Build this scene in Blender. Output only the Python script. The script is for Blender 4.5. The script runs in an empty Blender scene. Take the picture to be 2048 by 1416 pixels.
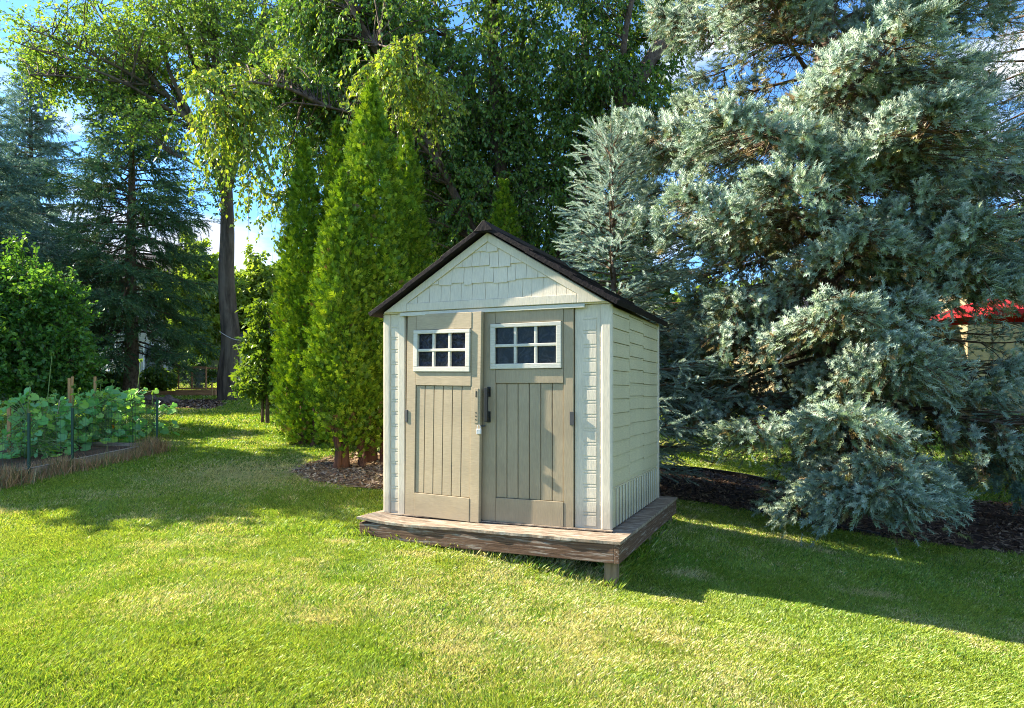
import bpy, math, random
import numpy as np
from mathutils import Matrix, Vector

rng = np.random.default_rng(7)
random.seed(7)
scene = bpy.context.scene
col = scene.collection
R = math.radians

# ------------------------------------------------------------------ camera maths
F, CX, HY = 1402.0, 1024.0, 783.0          # focal length, centre and horizon in photo pixels
CAMZ = 1.4
SUN_AZ, SUN_EL = R(164.2), R(34.0)


def gz(x, y):
    """height of the lawn"""
    x = np.asarray(x, float); y = np.asarray(y, float)
    t = y - 5.0
    up = 0.058 * np.where(t > 0.6, t, np.where(t < -0.6, 0.0, (t + 0.6) ** 2 / 2.4))
    up = np.minimum(up, 1.75 + 0.004 * (y - 35))
    return up - 0.05 * np.clip(x, -2.6, 5.0) - 0.07 * np.clip(x - 0.7, 0, 3.6) - 0.07 * np.exp(-((x - .8) ** 2 / .6 + (y - 5.35) ** 2 / .4)) + 0.012 * np.sin(x * 1.3 + 0.5) * np.sin(y * 1.1)


def ground_at(px, py):
    """point of the lawn seen at a pixel"""
    a, b = (px - CX) / F, (py - HY) / F
    lo, hi = 1.0, 120.0
    for _ in range(60):
        m = (lo + hi) / 2
        if CAMZ - b * m > gz(a * m, m):
            lo = m
        else:
            hi = m
    return Vector((a * lo, lo, float(gz(a * lo, lo))))


def at(px, py, D):
    return Vector(((px - CX) / F * D, D, CAMZ - (py - HY) / F * D))


# ------------------------------------------------------------------ object helpers
def tag(o, label=None, cat=None, group=None, kind=None):
    if label: o['label'] = label
    if cat: o['category'] = cat
    if group: o['group'] = group
    if kind: o['kind'] = kind
    return o


def empty(name, loc=(0, 0, 0), rz=0.0, **k):
    o = bpy.data.objects.new(name, None)
    col.objects.link(o)
    o.location = loc
    o.rotation_euler = (0, 0, rz)
    o.empty_display_size = 0.2
    return tag(o, **k)


def np_mesh(name, V, Fc, mat, parent=None, colors=None, smooth=False):
    """mesh from arrays; Fc is (n,3) or (n,4) or a list of such"""
    me = bpy.data.meshes.new(name)
    V = np.ascontiguousarray(V, np.float32).reshape(-1, 3)
    fl = Fc if isinstance(Fc, list) else [Fc]
    fl = [np.asarray(f, np.int32) for f in fl if len(f)]
    loops = np.concatenate([f.ravel() for f in fl])
    sizes = np.concatenate([np.full(len(f), f.shape[1], np.int32) for f in fl])
    starts = np.zeros(len(sizes), np.int32); starts[1:] = np.cumsum(sizes)[:-1]
    me.vertices.add(len(V)); me.vertices.foreach_set('co', V.ravel())
    me.loops.add(len(loops)); me.loops.foreach_set('vertex_index', loops)
    me.polygons.add(len(sizes)); me.polygons.foreach_set('loop_start', starts)
    if smooth:
        me.polygons.foreach_set('use_smooth', np.ones(len(sizes), bool))
    if colors is not None:
        a = me.attributes.new('col', 'FLOAT_COLOR', 'POINT')
        c = np.ones((len(V), 4), np.float32); c[:, :3] = colors
        a.data.foreach_set('color', c.ravel())
    me.update(calc_edges=True)
    me.materials.append(mat)
    o = bpy.data.objects.new(name, me)
    col.objects.link(o)
    if parent: o.parent = parent
    return o


class MB:
    """collects boxes, prisms, tubes into one mesh"""
    def __init__(s): s.v, s.f = [], []
    def add(s, vs, fs, M=None):
        b = len(s.v)
        for p in vs:
            p = Vector(p)
            s.v.append(tuple(M @ p) if M else tuple(p))
        for f in fs: s.f.append(tuple(b + i for i in f))
        return s
    def box(s, x0, x1, y0, y1, z0, z1, M=None):
        vs = [(x0, y0, z0), (x1, y0, z0), (x1, y1, z0), (x0, y1, z0), (x0, y0, z1), (x1, y0, z1), (x1, y1, z1), (x0, y1, z1)]
        return s.add(vs, [(0, 3, 2, 1), (4, 5, 6, 7), (0, 1, 5, 4), (1, 2, 6, 5), (2, 3, 7, 6), (3, 0, 4, 7)], M)
    def hexa(s, vs, M=None):
        return s.add(vs, [(0, 3, 2, 1), (4, 5, 6, 7), (0, 1, 5, 4), (1, 2, 6, 5), (2, 3, 7, 6), (3, 0, 4, 7)], M)
    def prism(s, poly, y0, y1, M=None):
        """polygon in x,z extruded along y"""
        n = len(poly)
        vs = [(p[0], y0, p[1]) for p in poly] + [(p[0], y1, p[1]) for p in poly]
        fs = [tuple(range(n)), tuple(range(2 * n - 1, n - 1, -1))]
        fs += [(i + n, (i + 1) % n + n, (i + 1) % n, i) for i in range(n)]
        return s.add(vs, fs, M)
    def tube(s, pts, r, n=8):
        pts = np.array(pts, float)[None]; rr = np.broadcast_to(np.asarray(r, float), pts.shape[1])[None]
        V, Fq = tubes(pts, rr, n)
        return s.add([tuple(p) for p in V], [tuple(f) for f in Fq])
    def obj(s, name, mat, parent=None, bevel=0.0, smooth=False):
        me = bpy.data.meshes.new(name)
        me.from_pydata(s.v, [], s.f); me.update()
        import bmesh
        bm = bmesh.new(); bm.from_mesh(me); bmesh.ops.recalc_face_normals(bm, faces=bm.faces); bm.to_mesh(me); bm.free()
        me.materials.append(mat)
        if smooth: me.polygons.foreach_set('use_smooth', np.ones(len(me.polygons), bool))
        o = bpy.data.objects.new(name, me); col.objects.link(o)
        if parent: o.parent = parent
        if bevel:
            b = o.modifiers.new('edge', 'BEVEL'); b.width = bevel; b.segments = 2; b.limit_method = 'ANGLE'
        return o


def unit(v): return v / np.maximum(np.linalg.norm(v, axis=-1, keepdims=True), 1e-9)


def tubes(P, Rr, sides=5):
    """P (B,n,3), Rr (B,n) -> verts, quads"""
    P = np.asarray(P, float); B, n, _ = P.shape
    T = unit(np.gradient(P, axis=1))
    ref = np.where(np.abs(T[:, :1, 2:3]) > 0.9, np.array([1.0, 0, 0]), np.array([0, 0, 1.0]))
    ref = np.broadcast_to(ref, T.shape)
    A = unit(np.cross(T, ref)); Bn = np.cross(T, A)
    an = np.arange(sides) * 2 * math.pi / sides
    V = P[:, :, None] + Rr[:, :, None, None] * (A[:, :, None] * np.cos(an)[None, None, :, None] + Bn[:, :, None] * np.sin(an)[None, None, :, None])
    i = np.arange(B)[:, None, None] * n * sides + np.arange(n - 1)[None, :, None] * sides
    k = np.arange(sides)[None, None]
    k2 = (k + 1) % sides
    Q = np.stack([i + k, i + k2, i + sides + k2, i + sides + k], -1).reshape(-1, 4)
    return V.reshape(-1, 3), Q


def frames(d, up):
    """rotation matrices with local Y along d, local Z near up"""
    y = unit(d); x = unit(np.cross(y, up)); z = np.cross(x, y)
    return np.stack([x, y, z], -1)


def scatter(TV, TF, pos, rot, scale):
    """instances of one template: TV (k,3), TF (m,c)"""
    k = len(TV); N = len(pos)
    V = np.einsum('nij,kj->nki', rot, TV) * np.asarray(scale).reshape(-1, 1, 1) + pos[:, None]
    Fc = (TF[None] + (np.arange(N) * k)[:, None, None]).reshape(-1, TF.shape[1])
    return V.reshape(-1, 3), Fc


def rep(c, k): return np.repeat(c, k, axis=0)


def rnd_unit(n):
    return unit(rng.normal(size=(n, 3)))


def pal(n, colors, weights=None, jit=0.15):
    c = np.array(colors, float)
    i = rng.choice(len(c), n, p=weights)
    return c[i] * (1 + jit * rng.normal(size=(n, 1))).clip(0.5, 1.6)


def noise2(x, y, s, seed=0):
    """smooth 2D value noise, 0..1"""
    r = np.random.default_rng(seed + 100)
    G = r.random((256, 256))
    u, v = x / s + 500.3, y / s + 500.7
    i, j = np.floor(u).astype(int), np.floor(v).astype(int)
    fu, fv = u - i, v - j
    fu, fv = fu * fu * (3 - 2 * fu), fv * fv * (3 - 2 * fv)
    g = lambda a, b: G[a % 256, b % 256]
    return (g(i, j) * (1 - fu) + g(i + 1, j) * fu) * (1 - fv) + (g(i, j + 1) * (1 - fu) + g(i + 1, j + 1) * fu) * fv


# ------------------------------------------------------------------ materials
def new_mat(name):
    m = bpy.data.materials.new(name); m.use_nodes = True
    nt = m.node_tree; nt.nodes.clear()
    out = nt.nodes.new('ShaderNodeOutputMaterial')
    return m, nt, out


def N(nt, typ, **k):
    n = nt.nodes.new(typ)
    for a, b in k.items():
        if a.startswith('i_'):
            n.inputs[a[2:].replace('_', ' ')].default_value = b
        else:
            setattr(n, a, b)
    return n


def rgb(*c): return (c[0], c[1], c[2], 1.0)


def coords(nt, scale=(1, 1, 1), rot=(0, 0, 0), which='Object'):
    t = N(nt, 'ShaderNodeTexCoord'); mp = N(nt, 'ShaderNodeMapping')
    mp.inputs['Scale'].default_value = scale; mp.inputs['Rotation'].default_value = rot
    nt.links.new(t.outputs[which], mp.inputs['Vector'])
    return mp.outputs['Vector']


def ramp(nt, fac, stops):
    r = N(nt, 'ShaderNodeValToRGB')
    e = r.color_ramp.elements
    while len(e) < len(stops): e.new(0.5)
    for el, (p, c) in zip(e, stops):
        el.position = p; el.color = c if len(c) == 4 else rgb(*c)
    nt.links.new(fac, r.inputs['Fac'])
    return r.outputs['Color']


def noise(nt, vec, scale, detail=4, rough=0.6, dist=0.0):
    n = N(nt, 'ShaderNodeTexNoise')
    n.inputs['Scale'].default_value = scale; n.inputs['Detail'].default_value = detail
    n.inputs['Roughness'].default_value = rough; n.inputs['Distortion'].default_value = dist
    nt.links.new(vec, n.inputs['Vector'])
    return n.outputs['Fac']


def mix(nt, fac, a, b, typ='MIX'):
    m = N(nt, 'ShaderNodeMix', data_type='RGBA', blend_type=typ)
    for s, v in ((0, fac), (6, a), (7, b)):
        if isinstance(v, bpy.types.NodeSocket): nt.links.new(v, m.inputs[s])
        else: m.inputs[s].default_value = v
    return m.outputs[2]


def principled(nt, out, colr, rough=0.6, bump=None, bump_d=0.01, bump_s=0.5, spec=0.5, metal=0.0):
    p = N(nt, 'ShaderNodeBsdfPrincipled')
    for nm, v in (('Base Color', colr), ('Roughness', rough), ('Specular IOR Level', spec), ('Metallic', metal)):
        if isinstance(v, bpy.types.NodeSocket): nt.links.new(v, p.inputs[nm])
        else: p.inputs[nm].default_value = v
    if bump is not None:
        b = N(nt, 'ShaderNodeBump'); b.inputs['Distance'].default_value = bump_d; b.inputs['Strength'].default_value = bump_s
        nt.links.new(bump, b.inputs['Height']); nt.links.new(b.outputs['Normal'], p.inputs['Normal'])
    nt.links.new(p.outputs['BSDF'], out.inputs['Surface'])
    return p


def mat_plain(name, c, rough=0.5, var=0.15, scale=3.0, stretch=(1, 1, 1), bump_d=0.003, bump_scale=60, bump_s=0.4, spec=0.4, metal=0.0):
    m, nt, out = new_mat(name)
    v = coords(nt, stretch)
    n = noise(nt, v, scale, 5)
    a = tuple(x * (1 - var) for x in c[:3]); b = tuple(min(1, x * (1 + var)) for x in c[:3])
    cc = ramp(nt, n, [(0.3, a), (0.7, b)])
    principled(nt, out, cc, rough, noise(nt, v, bump_scale, 4), bump_d, bump_s, spec, metal)
    return m


def mat_leaf(name, trans=0.35, gloss=0.06, grough=0.4, tcol=(1.25, 1.15, 0.45)):
    m, nt, out = new_mat(name)
    a = N(nt, 'ShaderNodeAttribute', attribute_name='col')
    d = N(nt, 'ShaderNodeBsdfDiffuse'); t = N(nt, 'ShaderNodeBsdfTranslucent'); g = N(nt, 'ShaderNodeBsdfGlossy')
    g.inputs['Roughness'].default_value = grough
    g.inputs['Color'].default_value = (0.9, 0.95, 1, 1)
    tc = mix(nt, 1.0, a.outputs['Color'], rgb(*tcol), 'MULTIPLY')
    nt.links.new(a.outputs['Color'], d.inputs['Color']); nt.links.new(tc, t.inputs['Color'])
    m1 = N(nt, 'ShaderNodeMixShader'); m1.inputs[0].default_value = trans
    nt.links.new(d.outputs[0], m1.inputs[1]); nt.links.new(t.outputs[0], m1.inputs[2])
    m2 = N(nt, 'ShaderNodeMixShader'); m2.inputs[0].default_value = gloss
    nt.links.new(m1.outputs[0], m2.inputs[1]); nt.links.new(g.outputs[0], m2.inputs[2])
    nt.links.new(m2.outputs[0], out.inputs['Surface'])
    return m


def mat_bark(name, dark, light, sc=6.0, stretch=(1, 1, 0.18), bump_d=0.03):
    m, nt, out = new_mat(name)
    v = coords(nt, stretch)
    n = noise(nt, v, sc, 6, 0.65, 0.4)
    big = noise(nt, coords(nt), 1.2, 3)
    c = ramp(nt, n, [(0.40, dark), (0.60, light)])
    c = mix(nt, 0.35, c, ramp(nt, big, [(0.3, dark), (0.7, light)]))
    principled(nt, out, c, 0.9, n, bump_d, 1.0, 0.2)
    return m


def mat_wood_weathered():
    m, nt, out = new_mat('weathered_stained_wood')
    v = coords(nt, (1, 1, 1))
    t = N(nt, 'ShaderNodeTexCoord')
    mp = N(nt, 'ShaderNodeMapping'); mp.inputs['Scale'].default_value = (.55, 12, 40)
    nt.links.new(t.outputs['Object'], mp.inputs['Vector'])
    g = noise(nt, mp.outputs['Vector'], 4.0, 8, 0.7, 0.8)
    mp2 = N(nt, 'ShaderNodeMapping'); mp2.inputs['Scale'].default_value = (1.3, 16, 20)
    nt.links.new(t.outputs['Object'], mp2.inputs['Vector'])
    pl = noise(nt, mp2.outputs['Vector'], 2.4, 8, 0.75, 0.2)
    c = ramp(nt, g, [(0.3, (0.03, 0.017, 0.012)), (0.5, (0.125, 0.072, 0.045)), (0.72, (0.25, 0.16, 0.10))])
    peel = ramp(nt, pl, [(0.53, (0, 0, 0)), (0.64, (.9, .9, .9))])
    c = mix(nt, peel, c, rgb(0.36, 0.32, 0.27))
    vo = N(nt, 'ShaderNodeTexVoronoi', feature='F1'); vo.inputs['Scale'].default_value = 1.0
    mp3 = N(nt, 'ShaderNodeMapping'); mp3.inputs['Scale'].default_value = (2.2, 0.01, 5.0); mp3.inputs['Location'].default_value = (0.3, 0, 0.5)
    nt.links.new(t.outputs['Object'], mp3.inputs['Vector']); nt.links.new(mp3.outputs['Vector'], vo.inputs['Vector'])
    kn = ramp(nt, vo.outputs['Distance'], [(0.06, (1, 1, 1)), (0.15, (0, 0, 0))])
    c = mix(nt, kn, c, rgb(0.05, 0.022, 0.014))
    principled(nt, out, c, 0.85, g, 0.006, 0.9, 0.2)
    return m


def mat_deck():
    m, nt, out = new_mat('weathered_deck_top')
    v = coords(nt, (1.2, 6, 1))
    g = noise(nt, v, 6, 8, 0.75, 0.6)
    c = ramp(nt, g, [(0.34, (0.11, 0.083, 0.06)), (0.5, (0.26, 0.205, 0.15)), (0.66, (0.48, 0.43, 0.35))])
    principled(nt, out, c, 0.9, g, 0.006, 1.0, 0.1)
    return m


def mat_plastic(name, c, var=0.08, grain=(3, 3, 40), rough=0.5, warm=None):
    """moulded resin with a brushed wood grain and patches of dirt and chalking"""
    m, nt, out = new_mat(name)
    g = noise(nt, coords(nt, grain), 5, 6, 0.65)
    p = noise(nt, coords(nt), 1.7, 5, 0.6)
    a = tuple(x * (1 - var) for x in c); b = tuple(min(1, x * (1 + var)) for x in c)
    cc = ramp(nt, p, [(0.3, a), (0.7, b)])
    gg = ramp(nt, g, [(0.35, (0.86, 0.86, 0.86)), (0.65, (1.06, 1.06, 1.06))])
    cc = mix(nt, 1.0, cc, gg, 'MULTIPLY')
    if warm:
        w = ramp(nt, noise(nt, coords(nt), 3.3, 6, 0.7), [(0.55, (0, 0, 0)), (0.75, (0.7, 0.7, 0.7))])
        cc = mix(nt, w, cc, rgb(*warm))
    sx = N(nt, 'ShaderNodeSeparateXYZ'); nt.links.new(coords(nt), sx.inputs[0])
    ad = N(nt, 'ShaderNodeMath', operation='MULTIPLY_ADD'); nt.links.new(noise(nt, coords(nt), 9, 6, .7), ad.inputs[0]); ad.inputs[1].default_value = -.24
    nt.links.new(sx.outputs['Z'], ad.inputs[2])
    dirt = ramp(nt, ad.outputs[0], [(0.0, (.32, .32, .32)), (0.13, (0, 0, 0))])
    cc = mix(nt, dirt, cc, rgb(.17, .14, .09))
    st = ramp(nt, noise(nt, coords(nt, (9, 9, .5)), 3, 5, .6), [(.56, (0, 0, 0)), (.8, (.28, .28, .28))])
    cc = mix(nt, st, cc, rgb(c[0] * .62, c[1] * .6, c[2] * .55))
    principled(nt, out, cc, rough, g, 0.002, 0.5, 0.35)
    return m


def mat_glass_dark(wr=.01, sc=5):
    m, nt, out = new_mat('dark_window_pane')
    n = noise(nt, coords(nt), sc, 3, 0.5, 1.0)
    p = principled(nt, out, ramp(nt, noise(nt, coords(nt), 14, 3, .5, 2.5), [(0.45, (0.012, 0.015, 0.024)), (0.75, (0.04, 0.045, 0.06))]), 0.1, n, wr, 0.5, 0.16)
    return m


def mat_ground():
    m, nt, out = new_mat('lawn_soil')
    v = coords(nt)
    a = noise(nt, v, 0.9, 6, 0.65); b = noise(nt, v, 30, 5, 0.7)
    c = ramp(nt, a, [(0.3, (0.07, 0.13, 0.018)), (0.7, (0.13, 0.17, 0.035))])
    c = mix(nt, 1.0, c, ramp(nt, b, [(0.25, (0.55, 0.55, 0.5)), (0.75, (1.3, 1.25, 1.1))]), 'MULTIPLY')
    principled(nt, out, c, 0.95, b, 0.03, 0.8, 0.1)
    return m


def mat_mulch():
    m, nt, out = new_mat('bark_mulch')
    v = coords(nt)
    a = noise(nt, v, 1.4, 5, 0.6); b = noise(nt, v, 26, 7, 0.75, 0.6)
    c = ramp(nt, b, [(0.3, (0.03, 0.018, 0.013)), (0.55, (0.13, 0.08, 0.055)), (0.8, (0.34, 0.24, 0.16))])
    c = mix(nt, 0.4, c, ramp(nt, a, [(0.3, (0.07, 0.04, 0.03)), (0.7, (0.26, 0.18, 0.12))]))
    principled(nt, out, c, 0.95, b, 0.03, 1.0, 0.1)
    return m


def mat_siding(name, c, step=0.12):
    """lap siding: real board shadow comes from a bump of saw-tooth boards"""
    m, nt, out = new_mat(name)
    w = N(nt, 'ShaderNodeTexWave', wave_type='BANDS', bands_direction='Z', wave_profile='SAW')
    w.inputs['Scale'].default_value = 1 / step / (2 * math.pi) * math.pi / 1.0 * 0.5
    nt.links.new(coords(nt), w.inputs['Vector'])
    n = noise(nt, coords(nt), 2, 4)
    cc = ramp(nt, n, [(0.3, tuple(x * .9 for x in c)), (0.7, tuple(min(1, x * 1.08) for x in c))])
    principled(nt, out, cc, 0.6, w.outputs['Fac'], 0.05, 1.0, 0.3)
    return m


M = {}
M['cream'] = mat_plastic('cream_resin', (0.655, 0.585, 0.46), grain=(30, 30, 3))
M['cream_side'] = mat_plastic('cream_resin_siding', (0.62, 0.545, 0.345), grain=(3, 3, 30))
M['trim'] = mat_plastic('pale_cream_trim', (0.60, 0.575, 0.49), var=0.06)
M['taupe'] = mat_plastic('taupe_resin_door', (0.355, 0.288, 0.188), var=0.13, grain=(30, 30, 3))
M['taupe_pale'] = mat_plastic('taupe_resin_pale', (0.40, 0.325, 0.212), var=0.15, grain=(3, 3, 30), warm=(0.42, 0.33, 0.2))  # left door: paler and warmer than the right one, with random warm patches
M['roof'] = mat_plain('dark_brown_resin_roof', (0.013, 0.010, 0.011), 0.7, 0.3, 8, (1, 1, 1), 0.006, 40, 0.8, 0.15)
M['black'] = mat_plain('black_plastic', (0.012, 0.012, 0.013), 0.4, 0.1)
M['hinge'] = mat_plain('dark_grey_plastic', (0.06, 0.06, 0.062), 0.5, 0.1)
M['steel'] = mat_plain('brushed_steel', (0.55, 0.55, 0.55), 0.35, 0.1, metal=0.35)
M['pane'] = mat_glass_dark()
M['pane2'] = mat_glass_dark(.06, 11)
M['wood'] = mat_wood_weathered()
M['deck'] = mat_deck()
M['postwood'] = mat_plain('weathered_post', (0.20, 0.145, 0.09), 0.9, 0.4, 5, (6, 6, 0.6), 0.006, 12, 1.0, 0.1)
M['stake'] = mat_plain('pine_stake', (0.45, 0.26, 0.12), 0.8, 0.25, 5, (8, 8, 0.7), 0.004, 10, 0.8, 0.1)
M['timber'] = mat_plain('cedar_timber', (0.46, 0.24, 0.125), 0.85, 0.35, 4, (0.8, 8, 8), 0.006, 8, 0.8, 0.1)
M['grey_timber'] = mat_plain('grey_timber', (0.30, 0.25, 0.19), 0.9, 0.35, 4, (0.8, 8, 8), 0.006, 8, 0.8, 0.1)
M['green_metal'] = mat_plain('green_coated_steel', (0.012, 0.06, 0.04), 0.5, 0.15)
M['bamboo'] = mat_plain('pale_cane', (0.5, 0.43, 0.3), 0.7, 0.2)
M['rope'] = mat_plain('pale_rope', (0.5, 0.48, 0.44), 0.9, 0.1)
M['ground'] = mat_ground()
M['mulch'] = mat_mulch()
M['dry_soil'] = mat_plain('dry_needle_litter', (.34, .25, .16), .95, .5, 6, (1, 1, 1), .03, 20, 1.0, .1)
M['edging'] = mat_plain('black_edging', (0.014, 0.013, 0.013), 0.6, 0.2)
M['rock'] = mat_plain('brown_grey_rock', (0.13, 0.10, 0.085), 0.9, 0.45, 6, (1, 1, 1), 0.05, 7, 1.0, 0.2)
M['siding_grey'] = mat_siding('grey_lap_siding', (0.42, 0.43, 0.45))
M['siding_tan'] = mat_siding('tan_lap_siding', (0.40, 0.32, 0.19))
M['white'] = mat_plain('white_paint', (0.72, 0.73, 0.74), 0.5, 0.06)
M['shingle'] = mat_plain('dark_roof_shingles', (0.04, 0.042, 0.05), 0.9, 0.4, 18, (1, 1, 3), 0.02, 20, 1.0, 0.2)
M['red'] = mat_plain('red_canvas', (0.55, 0.02, 0.025), 0.8, 0.15)
M['window'] = mat_plain('house_window_glass', (0.03, 0.035, 0.045), 0.08, 0.2, bump_d=0.0)
M['bark_maple'] = mat_bark('grey_brown_furrowed_bark', (0.032, 0.023, 0.018), (0.21, 0.16, 0.12), 4.5, (1, 1, 0.12), 0.06)
M['bark_elm'] = mat_bark('brown_flaky_bark', (0.05, 0.032, 0.025), (0.21, 0.155, 0.125), 9, (1, 1, 0.5), 0.03)
M['bark_spruce'] = mat_bark('spruce_bark', (0.055, 0.036, 0.027), (0.23, 0.17, 0.13), 14, (1, 1, 0.6), 0.02)
M['bark_cedar'] = mat_bark('red_brown_stringy_bark', (0.05, 0.025, 0.018), (0.2, 0.10, 0.065), 12, (1, 1, 0.1), 0.03)
M['twig'] = mat_bark('dry_brown_twigs', (0.06, 0.038, 0.026), (0.2, 0.135, 0.085), 8, (1, 1, 1), 0.0)
M['needles'] = mat_leaf('spruce_needles', 0.2, 0.03, 0.45, (1.0, 1.1, 0.8))
M['cedar_leaf'] = mat_leaf('arborvitae_scales', 0.18, 0.02, 0.5, (1.35, 1.3, 0.35))
M['leaf'] = mat_leaf('broad_leaves', 0.42, 0.022, 0.35, (1.35, 1.3, 0.4))
M['leaf_soft'] = mat_leaf('soft_leaves', 0.48, 0.02, 0.5, (1.12, 1.2, 0.5))
M['grass'] = mat_leaf('grass_blades', 0.38, 0.03, 0.45, (1.25, 1.2, 0.5))
M['dry'] = mat_leaf('dry_straw', 0.25, 0.04, 0.5, (1.1, 1.0, 0.8))
M['leaf_elm'] = mat_leaf('elm_leaves', 0.36, 0.03, 0.35, (1.4, 1.3, 0.4))
M['stem'] = mat_leaf('green_stem', 0.1, 0.05, 0.4)

# ------------------------------------------------------------------ world, sun, camera
w = bpy.data.worlds.new("World"); scene.world = w; w.use_nodes = True
nt = w.node_tree; nt.nodes.clear()
wo = N(nt, 'ShaderNodeOutputWorld'); bg = N(nt, 'ShaderNodeBackground')
sky = N(nt, 'ShaderNodeTexSky', sky_type='NISHITA', sun_disc=False, sun_elevation=SUN_EL, sun_rotation=(math.pi / 2 - SUN_AZ) % (2 * math.pi))
sky.dust_density = 0.3; sky.ozone_density = 2.5; sky.air_density = 1.0
tc = N(nt, 'ShaderNodeTexCoord'); mp = N(nt, 'ShaderNodeMapping')
mp.inputs['Scale'].default_value = (1.0, 1.0, 2.2); mp.inputs['Location'].default_value = (0.45, 0.1, 0.15)
nt.links.new(tc.outputs['Generated'], mp.inputs['Vector'])
cl = noise(nt, mp.outputs['Vector'], 3.2, 8, 0.55, 0.2)
cf = ramp(nt, cl, [(0.51, (0, 0, 0)), (0.61, (1, 1, 1))])
cl2 = noise(nt, mp.outputs['Vector'], 7.5, 6, 0.55, 0.1)
cc = ramp(nt, cl2, [(0.3, (2.6, 2.9, 3.5)), (0.65, (5.0, 5.0, 5.2))])
skyb = mix(nt, 1.0, sky.outputs['Color'], rgb(.46, .74, 1.0), 'MULTIPLY')
skyc = mix(nt, cf, skyb, cc)
nt.links.new(skyc, bg.inputs['Color'])
bg.inputs['Strength'].default_value = 0.093
nt.links.new(bg.outputs[0], wo.inputs['Surface'])

sl = bpy.data.lights.new('sun', 'SUN'); sl.energy = 5.0; sl.angle = R(0.5); sl.color = (1.0, 0.88, 0.70)
so = bpy.data.objects.new('sun', sl); col.objects.link(so)
sd = Vector((math.cos(SUN_AZ) * math.cos(SUN_EL), math.sin(SUN_AZ) * math.cos(SUN_EL), math.sin(SUN_EL)))
so.rotation_euler = sd.to_track_quat('Z', 'Y').to_euler()
so.location = sd * 40

cam = bpy.data.cameras.new('camera'); co = bpy.data.objects.new('camera', cam); col.objects.link(co)
co.location = (0, 0, CAMZ); co.rotation_euler = (R(90), 0, 0)
cam.sensor_width = 36; cam.lens = F / 2048 * 36; cam.shift_y = (HY - 708) / 2048
cam.clip_end = 2000; cam.clip_start = 0.05
scene.camera = co
scene.view_settings.view_transform = 'Standard'; scene.view_settings.look = 'None'
scene.view_settings.exposure = 2.0; scene.view_settings.gamma = 1
cy = scene.cycles
cy.max_bounces = 6; cy.diffuse_bounces = 3; cy.glossy_bounces = 2; cy.transmission_bounces = 3; cy.transparent_max_bounces = 4
cy.caustics_reflective = False; cy.caustics_refractive = False
cy.sample_clamp_indirect = 6
cy.use_denoising = True
cy.filter_width = 1.0
try:
    cy.denoising_prefilter = 'NONE'; cy.denoising_input_passes = 'RGB_ALBEDO_NORMAL'
except Exception:
    pass
try:
    cy.denoiser = 'OPENIMAGEDENOISE'
except Exception:
    pass

# ------------------------------------------------------------------ ground
def grid_ground():
    xs = np.concatenate([np.linspace(-300, -32, 24), np.linspace(-30, 30, 121), np.linspace(32, 300, 24)])
    ys = np.concatenate([np.linspace(-60, -7, 12), np.linspace(-5, 40, 91), np.linspace(45, 500, 40)])
    X, Y = np.meshgrid(xs, ys); Z = gz(X, Y)
    V = np.stack([X, Y, Z], -1).reshape(-1, 3)
    n = len(xs); i = np.arange(len(ys) - 1)[:, None] * n + np.arange(n - 1)[None]
    Q = np.stack([i, i + 1, i + n + 1, i + n], -1).reshape(-1, 4)
    o = np_mesh('ground', V, Q, M['ground'], smooth=True)
    tag(o, kind='structure')
grid_ground()


def in_poly(x, y, poly):
    ins = np.zeros(len(x), bool); n = len(poly)
    for i in range(n):
        x0, y0 = poly[i]; x1, y1 = poly[(i + 1) % n]
        c = ((y0 > y) != (y1 > y)) & (x < (x1 - x0) * (y - y0) / (y1 - y0 + 1e-12) + x0)
        ins ^= c
    return ins


def wpoly(pix): return [tuple(ground_at(a, b)[:2]) for a, b in pix]

MULCH_R = wpoly([(1240, 930), (1320, 936), (1400, 942), (1480, 953), (1570, 973), (1700, 995), (1900, 1003), (2100, 1012), (2300, 1030),
                 (2300, 1150), (2120, 1125), (2000, 1105), (1850, 1088), (1700, 1066), (1520, 1028), (1350, 1000), (1240, 985)])
MULCH_L = wpoly([(583, 947), (620, 930), (665, 915), (720, 902), (800, 890), (900, 880), (900, 985), (800, 987), (740, 980), (680, 974), (620, 962)])
MULCH_B = wpoly([(270, 810), (300, 803), (440, 800), (452, 812), (420, 820), (330, 818)])
# garden bed: right edge seen along its length
BA, BB = ground_at(304, 905), ground_at(-60, 985)
ex = Vector((BB.x - BA.x, BB.y - BA.y)); ex_len = ex.length; ex = ex.normalized()
ey = Vector((ex.y, -ex.x))
if ey.x > 0: ey = -ey
BED_W = 2.3
def bed(a, b): p = Vector((BA.x, BA.y)) + ex * a + ey * b; return (p.x, p.y)
BED = [bed(0, 0), bed(ex_len, 0), bed(ex_len, BED_W), bed(0, BED_W)]

# shed frame: local X along the front (left to right), local Y into the shed
TH = R(23.1)
SH_R = Vector((0.788, 5.63))
UX = Vector((math.cos(TH), -math.sin(TH))); UY = Vector((math.sin(TH), math.cos(TH)))
def shed_xy(x, y): p = SH_R + UX * x + UY * y; return (p.x, p.y)
W, L, PZ = 2.13, 1.92, 0.28
PLAT = [shed_xy(-W - 0.05, -0.33), shed_xy(0.16, -0.33), shed_xy(0.16, 2.1), shed_xy(-W - 0.05, 2.1)]


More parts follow.
